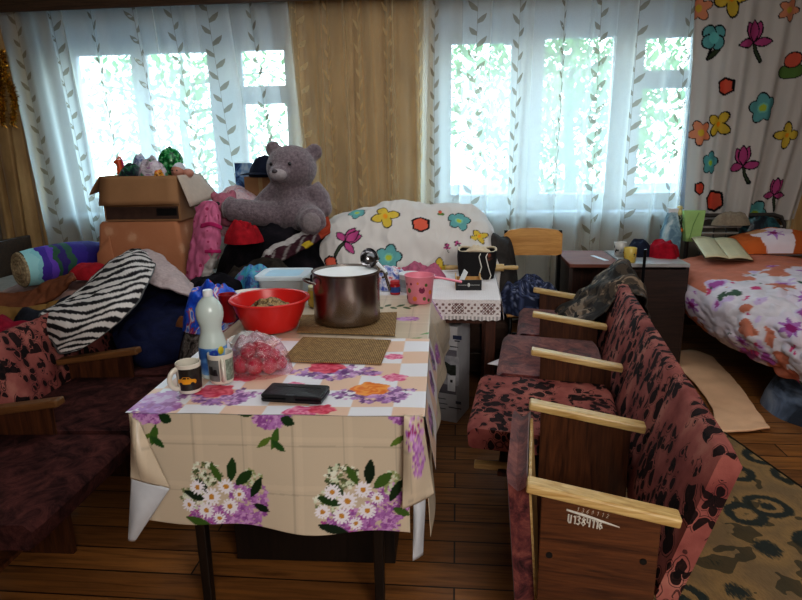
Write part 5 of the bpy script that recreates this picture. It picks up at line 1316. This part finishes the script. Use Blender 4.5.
b = MB(); b.grid(P); b.build('hem', MATS['magenta_ribbon'], drs, smooth='all', solid=.006, world=True)
cloth('white_towel', 'white cloth hanging below the hem of the pink dress', 'cloth', [[pz(205, 252, 3.70), pz(214, 252, 3.70), pz(222, 250, 3.74)], [pz(203, 270, 3.66), pz(211, 270, 3.66), pz(217, 262, 3.72)], [pz(196, 284, 3.64), pz(205, 285, 3.62), pz(210, 280, 3.68)]], 24, 30, fabric('offwhite_cloth', '#a8a09c', .15), .010, 18, 7)
lump('grey_blanket', 'folded grey blanket under the pink patterned pillow and the small carton', 'blanket', (-1.52, 4.50, .40), .27, .24, .60, fabric('grey_wool', '#5d5a5c', .2), 99, 5, .15, 8, .1, .05)
# small box and cap behind the bear
sb = thing('small_carton', 'small brown carton behind the bear with a dark cap on it', 'carton', (-1.42, 4.50, .985), R(-8))
b = MB(); b.box((0, 0, .17), (.26, .24, .34)); b.build('body', M_CARD, sb, bevel=.004)
b = MB(); b.box((0, -.1215, .17), (.03, .003, .34)); b.build('tape', mat('packing_tape', S('#a58a62'), .3), sb)
bk_ = thing('blue_book', 'blue and white picture book leaning behind the small carton', 'book', (-1.64, 4.62, .97), R(-8))
b = MB(); b.box((0, 0, .225), (.14, .02, .45)); b.build('cover', film_mat('blue_cover', [(.4, '#26406f'), (.5, '#5f86b4'), (.62, '#a8bccd')], 9), bk_, bevel=.002)
b = MB(); b.box((.0, .001, .228), (.132, .014, .45)); b.build('pages', M_WHITE, bk_)
cp_ = thing('cap', 'dark navy peaked cap lying on the small carton', 'cap', (-1.44, 4.46, 1.322))
M_NAVY = fabric('navy_cloth', '#1d2233', .2)
b = MB(); b.grid(heap((.02, 0, 0), .12, .11, .15, 4, .15, 18, 48, 2.4, .08, 8, .05)); b.build('crown', M_NAVY, cp_, smooth='all')
b = MB(); Q = patch([[(-.10, -.07, .03), (0, -.10, .035), (.10, -.07, .03)], [(-.13, -.13, .018), (-.03, -.17, .022), (.07, -.13, .018)]], 14, 8); b.grid(Q); b.build('peak', M_NAVY, cp_, smooth='all', solid=.004)

# ------------------------------------------------------------------ teddy bear
tcn2 = Vector((-1.13, 4.12, .985)); td = thing('teddy_bear', 'big grey plush teddy bear sitting on the heap of clothes', 'teddy bear', tcn2)
t = NT('grey_plush'); v = t.coord(); n = t.noise(v, 60, 4); t.bsdf(t.ramp(n.outputs['Fac'], [(.3, S('#5d5157')), (.7, S('#8c7d82'))]), .95, 0, t.noise(v, 150, 3).outputs['Fac'], .7, .01, .15, **{'Sheen Weight': .4}); M_TEDDY = t.m
b = MB()
rx = lambda d: Matrix.Rotation(R(d), 3, 'X'); rz_ = lambda d: Matrix.Rotation(R(d), 3, 'Z'); ry_ = lambda d: Matrix.Rotation(R(d), 3, 'Y')
b.ell((0, .03, .155), (.165, .14, .20))                       # torso
b.ell((.02, -.01, .10), (.165, .15, .14))
b.ell((.0, .02, .405), (.175, .155, .155))                    # head
b.ell((-.045, -.125, .375), (.075, .06, .055))                # muzzle
b.ell((-.125, .03, .535), (.055, .03, .055)); b.ell((.155, .05, .51), (.058, .03, .058))   # ears
b.tube([(-.11, .02, .26), (-.19, -.01, .19), (-.245, -.06, .12), (-.26, -.08, .09)], [.07, .065, .06, .045], 14)   # arms
b.tube([(.13, .02, .27), (.195, .01, .20), (.22, -.03, .12), (.22, -.05, .09)], [.072, .068, .062, .045], 14)
b.tube([(-.08, -.05, .085), (-.22, -.10, .11), (-.33, -.13, .13), (-.385, -.135, .135)], [.10, .085, .085, .07], 16)      # legs
b.ell((-.39, -.14, .145), (.055, .07, .085))
b.tube([(.10, -.05, .08), (.17, -.16, .06), (.185, -.22, .06)], [.105, .095, .09], 16)
b.ell((.19, -.235, .065), (.092, .05, .095))
b.build('body', M_TEDDY, td, remesh=.012)
b = MB(); b.ell((-.045, -.152, .370), (.06, .045, .042)); b.build('muzzle', mat('pale_plush', S('#a39a9c'), .95, var=.1, scale=60, bump=.6, bscale=150), td, smooth=True)
b = MB(); b.ell((-.058, -.19, .392), (.020, .012, .014), 14, 10); b.build('nose', mat('nose_grey', S('#4a4247'), .5), td, smooth=True)
for x in (-.10, .03):
    b = MB(); b.ell((x, -.125 if x < 0 else -.135, .437), (.012, .009, .012), 12, 8); b.build('eye', mat('eye_black', S('#241f22'), .2), td, smooth=True)
b = MB(); b.ell((.192, -.275, .066), (.062, .016, .066)); b.build('foot_pad', mat('pad_plush', S('#8f8486'), .95, var=.15, scale=60, bump=.6, bscale=150), td, smooth=True)
b = MB(); b.ell((-.437, -.145, .14), (.014, .045, .055)); b.build('foot_pad', MATS['pad_plush'], td, smooth=True)

# ------------------------------------------------------------------ flowered sheet over the sofa
nu, nv = 260, 190
u, v = np.meshgrid(np.linspace(0, 1, nu), np.linspace(0, 1, nv))
Xs = -1.28+1.56*u
rid = np.interp(Xs, [-1.3, -1.2, -1.05, -.87, -.5, -.15, .10, .20, .26, .29], [.74, .82, .95, 1.04, 1.135, 1.125, 1.11, 1.04, .93, .84])
zf, yf = .46, 3.87
# profile: floor-side hem at v=0 up to the ridge at v=.7, then down behind
vr = .72
s = np.clip(v/vr, 0, 1)
Zp = zf+(rid-zf)*np.sin(s*PI/2)**.85
Yp = yf+.42*(1-np.cos(s*PI/2))**.9+.0*s
bk2 = np.clip((v-vr)/(1-vr), 0, 1)
Zp = Zp-(rid-.62)*bk2**1.6; Yp = Yp+.36*bk2
P = np.stack([Xs, Yp, Zp], 2)
P = wrinkle(P, .016, 3.2, 3); P = wrinkle(P, .010, 9, 8, (1, .5, .5), True)
# a crease where a second fold lies over the first, on the right
kx = np.clip((Xs+.35)/.5, 0, 1); P[..., 1] -= .05*kx*np.exp(-((s-.42)/.10)**2)*(s < 1); P[..., 2] -= .03*kx*np.exp(-((s-.50)/.06)**2)
UU, VV = Xs, np.cumsum(np.concatenate([np.zeros((1, nu)), np.linalg.norm(np.diff(P, axis=0), axis=2)], 0), 0)
pt = Paint(UU, VV, (208, 202, 197))
N = np.array
d_ = P-N([0, 0, CAM_H]); cz = d_@N(CF); PX = 401+FPX*(d_@N(CR))/cz; PY = 300-FPX*(d_@N(CU))/cz
def on_sheet(px, py):
    e = np.hypot(PX-px, PY-py)+10*(v > vr+.05); j, i = np.unravel_index(np.argmin(e), e.shape); return UU[j, i], VV[j, i]
for (px, py, kind, sz, rot) in [(385, 216, 'yel', .085, .3), (420, 224, 'red', .068, .2), (459, 221, 'teal', .075, .2), (350, 239, 'tulip', .08, -.9), (389, 258, 'teal', .085, .1), (479, 236, 'yel', .05, .4), (357, 213, 'teal', .06, .8),
        (298, 262, 'teal', .085, 0), (322, 226, 'red', .045, .5), (440, 213, 'grn', .025, .4), (330, 262, 'red', .05, .4), (447, 247, 'tulip', .02, 0), (457, 243, 'tulip', .02, .5), (440, 268, 'yel', .06, 0), (285, 247, 'yel', .05, 0)]:
    motif(pt, kind, on_sheet(px, py), sz, rot)
b = MB(); b.grid(P, pt.C)
tag(b.build('flowered_sheet', painted('flowered_sheet_cotton', .88, .12, 260), smooth='all', center=True, solid=.003), 'white sheet with bold outlined flowers spread over the sofa and its pile', 'sheet')
lump('grey_coat', 'dark grey coat crumpled at the right end of the flowered sheet', 'coat', (.28, 4.15, .45), .15, .26, .47, fabric('dark_grey_cloth', '#3a3634', .3, 14), 57, 3.4, .10, 5, .12, .08)
lump('teal_garment', 'bright teal and blue patterned garment behind the food container', 'clothes', (-1.17, 3.36, .66), .15, .10, .19, film_mat('teal_print', [(.38, '#2b4f8c'), (.46, '#4f8fc4'), (.55, '#3fa3ae'), (.66, '#8a5fa8')], 20), 61, 2.6, .3, 12)

# ------------------------------------------------------------------ on the left seats
def zebra(U, V_, P):
    p = Paint(U, V_, (206, 200, 196))
    w_ = np.sin(2*PI*(V_*15+U*2.6+.55*np.sin(U*7+2.2*V_)+.13*np.sin(U*17+V_*9+1)+.07*np.sin(V_*31+U*5)))
    p.put(w_ > .12+.25*np.sin(U*23+V_*13), (30, 28, 31))
    e = (U < .02) | (U > .98) | (V_ > .985); p.put(e, (92, 92, 92)); return p.C
# control rows run from the top of the towel (on the pile) down over the seat back to its hem
cloth('zebra_towel', 'black and white zebra striped towel draped over the left seat backs', 'towel',
      [[pz(112, 262, 3.42), pz(124, 254, 3.46), pz(140, 249, 3.46), pz(154, 257, 3.40)],
       [pz(92, 279, 3.12), pz(112, 262, 3.12), pz(134, 256, 3.12), pz(155, 268, 3.12)],
       [pz(73, 295, 2.92), pz(96, 284, 2.85), pz(124, 278, 2.82), pz(148, 284, 2.82)],
       [pz(52, 307, 2.74), pz(78, 302, 2.64), pz(108, 302, 2.58), pz(134, 308, 2.60)],
       [pz(38, 317, 2.60), pz(60, 322, 2.50), pz(84, 330, 2.46), pz(102, 336, 2.48)],
       [pz(46, 334, 2.52), pz(54, 346, 2.46), pz(60, 354, 2.44), pz(76, 352, 2.44)]], 90, 150, painted('terry_print', .95, .5, 220), .012, 8, 4, .008, zebra, False)
cloth('grey_towel', 'pale pinkish grey towel lying right of the zebra towel', 'towel',
      [[pz(128, 252, 3.44), pz(150, 249, 3.44), pz(172, 264, 3.36), pz(197, 287, 3.26)], [pz(140, 262, 3.24), pz(156, 266, 3.18), pz(178, 278, 3.12), pz(197, 291, 3.08)], [pz(142, 280, 3.08), pz(158, 286, 3.00), pz(176, 291, 2.98), pz(192, 296, 3.00)]], 50, 50, fabric('grey_pink_terry', '#bcabaa', .12, 60, .6, 200), .010, 9, 9, .012)
cloth('navy_blanket', 'dark navy fleece hanging over the third left seat', 'blanket',
      [[pz(112, 300, 3.16), pz(140, 285, 3.24), pz(168, 286, 3.22), pz(192, 288, 3.20)], [pz(112, 322, 2.90), pz(138, 305, 3.00), pz(168, 302, 3.02), pz(190, 304, 3.04)], [pz(112, 338, 2.68), pz(136, 330, 2.70), pz(165, 330, 2.74), pz(184, 330, 2.78)], [pz(120, 352, 2.62), pz(140, 354, 2.60), pz(160, 358, 2.62), pz(178, 358, 2.66)], [pz(138, 368, 2.62), pz(150, 372, 2.60), pz(162, 374, 2.62), pz(176, 374, 2.66)]], 56, 60, fabric('navy_fleece', '#151a38', .25, 20, .4, 120), .020, 7, 12, .012)
lump('folded_clothes', 'grey and white crumpled clothes on the seat under the blue bag', 'clothes', (-1.22, 2.76, .455), .14, .20, .24, film_mat('grey_white_camo', [(.40, '#3a3632'), (.48, '#8a8480'), (.56, '#56504c'), (.64, '#a39c98')], 20), 66, 3, .35, 12)
lump('clothes_bundle', 'dark bundle of clothes on the far left seat, behind the blue bag', 'clothes', (-1.40, 3.28, .455), .22, .20, .36, M_BLKC, 68, 3, .3, 9)
lump('carrier_bag', 'shiny blue, red and white plastic carrier bag behind the bottle', 'bag', (-1.17, 2.72, .685), .155, .14, .19, film_mat('carrier_film', [(.36, '#123fae'), (.49, '#2a66d8'), (.53, '#b31f3e'), (.565, '#c9d2e6'), (.60, '#2a66d8'), (.70, '#8aa8e0')], 7), 71, 2.2, .45, 13, .3, .25)
bread = lump('bread_loaf', 'small brown bread crust beside the blue carrier bag', 'bread', (-1.275, 2.66, .70), .055, .035, .05, mat('bread_crust', S('#7a4a24'), .8, var=.3, scale=20), 73, 3, .1, 8)
# ================================================================== RIGHT SIDE: DESKS, BED, RUG
M_DESKTOP = wood('red_brown_desktop', S('#6b3a2e'), S('#84503f'), axis='x', rough=.65, scale=4)
M_DESK = wood('dark_desk_side', S('#1f120d'), S('#38221a'), axis='x')
def desk(name, label, x0, x1, y0, y1, topm, zt=.75):
    r = thing(name, label, 'table', ((x0+x1)/2, (y0+y1)/2, 0)); w_, d = x1-x0, y1-y0
    b = MB(); b.box((0, 0, zt-.012), (w_, d, .024)); b.build('tabletop', topm, r, bevel=.003)
    for s_ in (-1, 1): b = MB(); b.box((s_*(w_/2-.012), 0, (zt-.024)/2), (.022, d-.02, zt-.024)); b.build('side_panel', M_DESK, r)
    b = MB(); b.box((0, .02, zt-.20), (w_-.048, .016, .34)); b.build('front_panel', M_REDWOOD, r)
    return r
d1 = desk('desk', 'brown school desk under the right window, beside the plywood chair', .745, 1.085, 4.0, 4.56, M_DESKTOP)
d2 = desk('bedside_table', 'dark table with a white top between the desk and the bed', 1.10, 1.52, 4.02, 4.56, mat('white_oilcloth', S('#a3a09e'), .35, var=.15, scale=9))
b = MB(); b.box((0, -.255, .37), (.40, .016, .68)); b.build('door', M_DESK, d2, bevel=.003)
rl = thing('ruler', 'short white ruler lying on the brown desk', 'ruler', (.985, 4.22, .751), R(105))
b = MB(); b.box((0, 0, .002), (.20, .03, .003)); b.build('strip', M_WHITE, rl, bevel=.0008)
b = MB(); 
for k in range(19): b.box((-.09+.01*k, -.010, .0037), (.0008, .008 if k % 5 == 0 else .005, .0004))
b.build('scale_marks', M_BLACK, rl)
def paper_cup(loc, label, colr, pc):
    t_ = thing('mug', label, 'mug', loc, rnd.uniform(0, 6), 'mugs on the bedside table')
    b = MB(); b.lathe([(0, 0), (.034, 0), (.037, .004), (.042, .095), (.0405, .097), (.039, .095), (.034, .01), (0, .01)], n=36); b.build('body', mat(colr[0], S(colr[1]), .3, var=.03), t_, smooth=True)
    b = MB(); q = random.Random(pc)
    for k in range(26):
        a, z, s_ = q.uniform(0, 6.28), q.uniform(.012, .07), q.uniform(.004, .009); rr = lambda z: .0374+.0048*z/.095+.0012
        b.add([(rr(z+dz)*math.cos(a+dx/.04), rr(z+dz)*math.sin(a+dx/.04), z+dz) for dx, dz in ((-s_, 0), (0, -s_*1.3), (s_, 0), (s_*.3, s_*1.3))], [(0, 1, 2, 3)], k % 2)
    b.build('pattern', [mat('cup_black', S('#1d1b18'), .4), mat('cup_%d' % pc, S('#d8a818') if pc == 1 else S('#8a8f96'), .4)], t_)
    b = MB(); P_ = [(.036+.026*math.cos(a), 0, .05+.028*math.sin(a)) for a in [-PI/2+PI*k/8 for k in range(9)]]; b.tube(P_, .005, 8); b.build('handle', MATS[colr[0]], t_, smooth=True)
paper_cup((1.15, 4.08, .751), 'yellow and black patterned mug on the white bedside table', ('cup_yellowish', '#d0b860'), 1)
paper_cup((1.15, 4.33, .751), 'grey and white patterned mug behind the yellow one', ('cup_white', '#c0bdb8'), 2)
lump('red_scarf', 'crumpled red scarf on the bedside table', 'scarf', (1.44, 4.32, .75), .105, .12, .10, fabric('cherry_cloth', '#951226', .25, 30), 81, 2.6, .4, 16)
lump('woolly_hat', 'dark navy knitted hat left of the red scarf', 'hat', (1.29, 4.36, .75), .085, .10, .10, M_NAVY, 83, 2.6, .3, 14)
st = thing('towel_stand', 'thin black steel post standing before the white bedside table', 'post', (1.20, 3.93, 0))
b = MB(); b.tube([(0, 0, .01), (0, 0, .86)], .010, 8); b.build('post', M_IRON, st, smooth=True)
b = MB(); b.lathe([(0, 0), (.09, 0), (.09, .008), (.015, .014), (0, .014)], n=24); b.build('foot', M_IRON, st, smooth=True)
# bottles and bags beyond the table
vb = thing('vase', 'tall pale blue bottle bag standing at the head of the bed', 'bag', (1.63, 4.76, 0))
b = MB(); loft(b, [(rrect(.12, .10, .02), 0), (rrect(.13, .11, .02), .5), (rrect(.14, .10, .02), .85), (rrect(.06, .05, .012), 1.02)]); b.build('body', film_mat('blue_grey_film', [(.4, '#5d7f92'), (.52, '#8fb0bc'), (.62, '#b9cdd2')], 9), vb, smooth=True)
b = MB(); loft(b, [(rrect(.065, .055, .012), .95), (rrect(.05, .04, .01), .965), (rrect(.08, .06, .012), 1.04)]); b.build('neck_tie', M_WHITE, vb, smooth=True)

# metal bed
RB = R(3.2); BO = Vector((2.14, 4.90, 0)); mb_ = thing('metal_bed', 'grey metal framed bed with a flowered duvet at the right', 'bed', BO, RB)
M_BEDFR = mat('grey_bed_paint', S('#55524f'), .4, .6, var=.1); M_CREAMP = mat('cream_knob', S('#cfc08a'), .35)
WB, LB = .42, 1.95
b = MB(); b.tube([(-WB+.08, 0, .62), (-WB+.08, 0, .90), (-WB+.12, 0, .955), (-WB+.18, 0, .97), (WB-.12, 0, .97), (WB-.06, 0, .95), (WB-.03, 0, .90), (WB-.03, 0, .62)], .016, 10); b.build('head_arch', M_BEDFR, mb_, smooth=True)
for x in (-WB, WB):
    b = MB(); b.tube([(x, 0, 0), (x, 0, .98)], .018, 12); po = b.build('head_post', mat('pale_post', S('#a39a82'), .4), mb_, smooth=True)
    b = MB(); b.lathe([(.018, .975), (.026, .985), (.026, 1.0), (.018, 1.015), (.024, 1.03), (.018, 1.045), (0, 1.05)], (x, 0, 0), 16); b.build('finial', M_CREAMP, po, smooth=True)
    b = MB(); b.tube([(x, -LB, 0), (x, -LB, .70)], .018, 12); b.build('foot_post', M_BEDFR, mb_, smooth=True)
for z in (.83, .88):
    b = MB(); b.tube([(-WB, 0, z), (WB, 0, z)], .009, 8); b.build('crossbar', mat('pale_bar', S('#a8a49c'), .4), mb_, smooth=True)
for k in range(8):
    x = -WB+.09+.094*k; b = MB(); b.tube([(x, 0, .50), (x, 0, .88)], .006, 6); b.build('spindle', M_BEDFR, mb_)
for x in (-WB, WB): b = MB(); b.box((x, -LB/2, .36), (.03, LB, .05)); b.build('side_rail', M_BEDFR, mb_)
b = MB(); b.tube([(-WB, -LB, .68), (WB, -LB, .68)], .014, 8); b.build('foot_bar', M_BEDFR, mb_, smooth=True)
b = MB(); loft(b, [(rrect(WB*2-.02, LB-.06, .06), .37), (rrect(WB*2, LB-.04, .06), .40), (rrect(WB*2, LB-.04, .06), .49), (rrect(WB*2-.03, LB-.07, .05), .52)]); b.xform(Matrix.Translation((0, -LB/2, 0))); b.build('mattress', MATS['mattress_ticking'], mb_, smooth=True)
# duvet: draped over the bed, bulging towards the left and sagging at the near end
def bw_(x, y, z): c, s_ = math.cos(RB), math.sin(RB); return (BO.x+x*c-y*s_, BO.y+x*s_+y*c, z)
nu, nv = 200, 220
u, v = np.meshgrid(np.linspace(0, 1, nu), np.linspace(0, 1, nv))
ctrl = []
for k, (yy, zt, xl, zl, bul) in enumerate([(-.10, .66, -0.51, .50, .0), (-.28, .70, -0.58, .46, .03), (-.60, .70, -0.62, .40, .05), (-1.0, .70, -0.61, .35, .05), (-1.35, .69, -0.55, .32, .04), (-1.68, .66, -0.47, .30, .02), (-1.88, .56, -0.45, .28, 0), (-1.93, .40, -0.45, .27, 0)]):
    ctrl.append([bw_(xl+.06, yy, zl-.05), bw_(xl-bul*.6, yy, zl+.05), bw_(xl-bul, yy, (zl+zt)/2+.02), bw_(xl+.05, yy, zt-.04), bw_(-.30, yy, zt), bw_(-.05, yy, zt+.03), bw_(.22, yy, zt+.01), bw_(.42, yy, zt-.05), bw_(.47, yy, zl)])
P = patch(ctrl, nu, nv)
mk = np.clip((v-.30)*3, .25, 1)
N_ = normals(P); r1 = ridged(P, 5, 5, (1, 1, 1)); r2 = ridged(P, 11, 9, (1.3, .8, 1))
P = P+N_*((r1*.020+r2*.012)*mk)[..., None]
nA = nz(P, 4.2, 3); nB = nz(P, 6.5, 12); nC = nz(P, 14, 6)
pt = Paint(u, v, (196, 122, 98))
pt.C *= (1+.14*nC)[..., None]
yy_ = v+.10*nB+.10*(u-.4)
w1 = (yy_ > .42) & (nA > -.34)
pt.put(w1, (214, 206, 212)); pt.C[w1] *= (1+.12*nC[w1])[..., None]
pt.put((u < .30) & (nA > .05) & (yy_ > .20), (206, 196, 204))
pk_ = (nB > .30) & w1; pt.put(pk_, (200, 178, 210)); pk2 = (nB > .52) & w1; pt.put(pk2, (160, 80, 150))
gr_ = (nz(P, 9, 31) > .60) & w1; pt.put(gr_, (70, 92, 74))
rd_ = (nz(P, 8, 41) > .60) & w1; pt.put(rd_, (198, 70, 120))
br_ = (yy_ > .86) & (nA < .2); pt.C[br_] = pt.C[br_]*.55+lin((160, 120, 90))*.45
def orch(c, r_, seed=0):
    for k in range(5):
        a = 2*PI*k/5+seed; pt.ell((c[0]+r_*.55*math.cos(a), c[1]+r_*.55*math.sin(a)*.8), r_*.5, (216, 204, 214), 0, 1, .85)
    for k in range(7):
        a = 2*PI*k/7+seed; pt.leaf(c, (c[0]+r_*.62*math.cos(a), c[1]+r_*.5*math.sin(a)), r_*.10, (168, 110, 176))
    pt.ell(c, r_*.2, (140, 36, 110))
orch((.30, .16), .085, .4); orch((.20, .40), .07, 1); orch((.30, .70), .08, 2); orch((.52, .62), .09, .2); orch((.14, .58), .05, .7); orch((.65, .44), .07, .9)
b = MB(); b.grid(P, pt.C, flip=False)
tag(b.build('duvet', painted('duvet_cotton', .8, .2, 160), smooth='all', center=True, solid=.008), 'salmon duvet with white and purple orchids spread on the metal bed', 'duvet')
pil = thing('pillow', 'orange pillow with a big white and purple orchid at the bed head', 'pillow', bw_(.20, -.22, .70), RB)
nu, nv = 90, 60; u, v = np.meshgrid(np.linspace(-1, 1, nu), np.linspace(-1, 1, nv))
f = (np.clip(1-np.abs(u)**3, 0, 1)*np.clip(1-np.abs(v)**3, 0, 1))**.5
Pt = np.stack([u*.36, v*.20, (.135*f)+.035+.02*np.sin(u*3+1)*f], 2); Pt = wrinkle(Pt, .010, 9, 5)
pt = Paint(u, v, (190, 98, 44)); g_ = (np.hypot(u+.1, v)); pt.C *= (1+.2*np.sin(u*3+v*2))[..., None]
c_ = (-.15, -.4)
for k in range(5): a = 2*PI*k/5+.3; pt.ell((c_[0]+.20*math.cos(a), c_[1]+.42*math.sin(a)), .20, (226, 214, 222), 0, 1, 1.7)
for k in range(7): a = 2*PI*k/7; pt.leaf(c_, (c_[0]+.2*math.cos(a), c_[1]+.42*math.sin(a)), .035, (178, 120, 190))
pt.ell(c_, .07, (140, 30, 100), 0, 1, 1.8); pt.ell((-.35, .1), .2, (206, 160, 120), 0, 1, 1.6)
b = MB(); b.grid(Pt, pt.C); Pb = Pt.copy(); Pb[..., 2] = .035-.035*f; b.grid(Pb, np.full(Pb.shape, .2), flip=True); b.build('pillow_case', MATS['duvet_cotton'], pil, smooth='all')
b = MB(); ed = [(.36*math.copysign(abs(math.cos(a))**.35, math.cos(a)), .20*math.copysign(abs(math.sin(a))**.35, math.sin(a)), .036) for a in [2*PI*k/60 for k in range(61)]]; b.tube(ed, .004, 6, caps=False); b.build('piping', fabric('rust_piping', '#8c4420'), pil, smooth=True)
# open notebook
n1, n2, n3, n4 = [at(*q_, z=.745) for q_ in ((693, 246), (731, 242), (745, 261), (706, 266))]
nc = (n1+n2+n3+n4)/4; nb = thing('notebook', 'open cream paged notebook lying on the bed', 'notebook', (1.88, 4.45, .775), R(-6))
nb.rotation_euler = (R(12), R(2), R(-6))
# laid on the duvet close to the pillow
b = MB(); 
for s_ in (-1, 1):
    xs_ = np.linspace(0, .15, 10); ys_ = np.linspace(-.20, .20, 8); X, Yg = np.meshgrid(xs_, ys_); b.grid(np.stack([s_*X, Yg, .010+.010*np.sin(X/.15*PI)+0*X], 2), flip=s_ < 0)
b.build('pages', mat('cream_paper', S('#cfc6a4'), .7, var=.05, scale=5), nb, smooth='all', solid=.006)
b = MB(); b.box((0, 0, .002), (.31, .41, .003)); b.build('cover', mat('brown_cover', S('#5a4432'), .6), nb)
b = MB()
for s_ in (-1, 1):
    for k in range(14): b.box((s_*.075, -.17+.025*k, .0225), (.11, .0018, .0004))
b.build('faint_lines', mat('rule_grey', S('#a8a48e'), .8), nb)
# by the bed head
gbx = thing('green_bag', 'pale green paper bag standing at the bed head', 'bag', bw_(-.33, -.05, .78), RB)
M_GREENP = mat('pale_green_paper', S('#a3c77e'), .6, var=.08, scale=8, bump=.2)
b = MB(); loft(b, [(rrect(.11, .07, .01), .0), (rrect(.14, .06, .008), .12), (rrect(.17, .03, .008), .235)]); b.build('body', M_GREENP, gbx, smooth=True)
b = MB(); b.tube([(-.03, -.036, .02), (-.01, -.034, .13), (.03, -.02, .22)], .003, 6); b.build('crease', mat('green_crease', S('#7fa35e'), .6), gbx)
ft = thing('orange_ornament', 'little spray of orange fruit and dark leaves beside the green bag', 'ornament', bw_(-.44, -.06, .78), RB)
b = MB()
for (x, z, r_) in ((0, .05, .022), (.018, .085, .02), (-.012, .10, .018), (.006, .02, .016)):
    b = MB(); b.ell((x, 0, z), r_, 14, 10); b.build('fruit', mat('orange_fruit', S('#d07a26'), .4), ft, smooth=True)
b = MB(); q = random.Random(3)
for k in range(26):
    a, z = q.uniform(0, 6.28), q.uniform(.04, .18); L = q.uniform(.03, .05); d = Vector((math.cos(a), math.sin(a), .5)).normalized(); o_ = Vector((0, 0, z)); s_ = d.cross(Vector((0, 0, 1)))*.011
    b.add([o_, o_+d*L*.5+s_, o_+d*L, o_+d*L*.5-s_], [(0, 1, 2, 3)])
b.tube([(0, 0, 0), (0, 0, .16)], .004, 6); b.build('leaves', mat('dark_leaf', S('#2f3d24'), .6), ft)
lump('grey_sweater', 'grey beige sweater hung over the head of the metal bed', 'sweater', bw_(-.04, -.055, .90), .14, .045, .10, fabric('grey_beige_knit', '#8f8474', .15, 50), 91, 2.6, .3, 14)
lump('dark_bag', 'dark teal and navy bag behind the bed head', 'bag', bw_(.20, -.02, .80), .16, .05, .16, film_mat('dark_teal', [(.42, '#16202a'), (.55, '#2d5f66'), (.66, '#22242e')], 9), 93, 2.6, .2, 10)
# floor: peach sheet, bundle, rug
cloth('peach_sheet', 'folded peach sheet lying on the floor beside the metal bed', 'sheet', [[tuple(at(660, 352, z=.03)), tuple(at(690, 350, z=.03)), tuple(at(712, 356, z=.03))], [tuple(at(690, 378, z=.025)), tuple(at(715, 378, z=.03)), tuple(at(738, 384, z=.025))], [tuple(at(712, 408, z=.02)), tuple(at(735, 408, z=.03)), tuple(at(758, 412, z=.025))], [tuple(at(712, 431, z=.02)), tuple(at(742, 431, z=.02)), tuple(at(770, 428, z=.02))]], 50, 60, fabric('peach_cotton', '#eec39e', .06, 6, .1), .005, 5, 5, .009)
lump('laundry_bag', 'blue grey plastic laundry bag bulging out from under the bed', 'bag', (2.12, 3.36, .0), .30, .42, .30, film_mat('blue_grey_bag', [(.38, '#39424f'), (.5, '#6f7f96'), (.62, '#8f9db0')], 4), 95, 2.6, .2, 6)
lump('orange_cloth', 'orange brown cloth hanging under the duvet at the right edge', 'cloth', (2.13, 3.20, .28), .22, .26, .14, fabric('rust_cloth', '#8a4a2c', .3), 97, 2.6, .3, 10)
t = NT('tan_green_rug'); v = t.coord()
nn = t.noise(v, 4, 2); dv = t.n('ShaderNodeVectorMath', operation='MULTIPLY_ADD'); dv.inputs[1].default_value = (.06, .06, 0); t.l(nn.outputs['Color'], dv.inputs[0]); t.l(v, dv.inputs[2])
vo = t.n('ShaderNodeTexVoronoi'); vo.inputs['Scale'].default_value = 4.3; vo.inputs['Randomness'].default_value = .55; t.l(dv.outputs[0], vo.inputs['Vector'])
fib = t.noise(t.coord((1, .25, 1)), 150, 3)
d = t.math('ADD', vo.outputs['Distance'], t.math('MULTIPLY', t.math('SUBTRACT', fib.outputs['Fac'], .5), .16))
c1_, c2_, c3_ = S('#ab8a5e'), S('#39413e'), S('#92795a')
c = t.ramp(d, [(.0, c2_), (.10, c2_), (.13, c1_), (.21, c1_), (.24, c2_), (.36, c2_), (.40, c1_), (.62, c3_)])
g2 = t.noise(v, 7, 2); c = t.mix(t.math('MULTIPLY', t.math('GREATER_THAN', g2.outputs['Fac'], .58), .75), c, S('#343a32'))
c = t.mix(t.math('MULTIPLY', fib.outputs['Fac'], .35), c, S('#3a2a18')); t.bsdf(c, .95, 0, fib.outputs['Fac'], .7, .01, .15)
rg = thing('rug', 'tan and dark green patterned rug on the floor right of the seat row', 'rug', (1.43, 3.08, .0), R(12))
b = MB(); loft(b, [(rrect(1.1, 2.0, .01), .001), (rrect(1.1, 2.0, .01), .012)]); b.xform(Matrix.Translation((-.55, -1.0, 0))); b.build('pile', t.m, rg)
b = MB(); b.tube([(-1.1, 0, .008), (0, 0, .008), (0, -2.0, .008)], .008, 6); b.build('binding', fabric('dark_binding', '#2a2419'), rg)
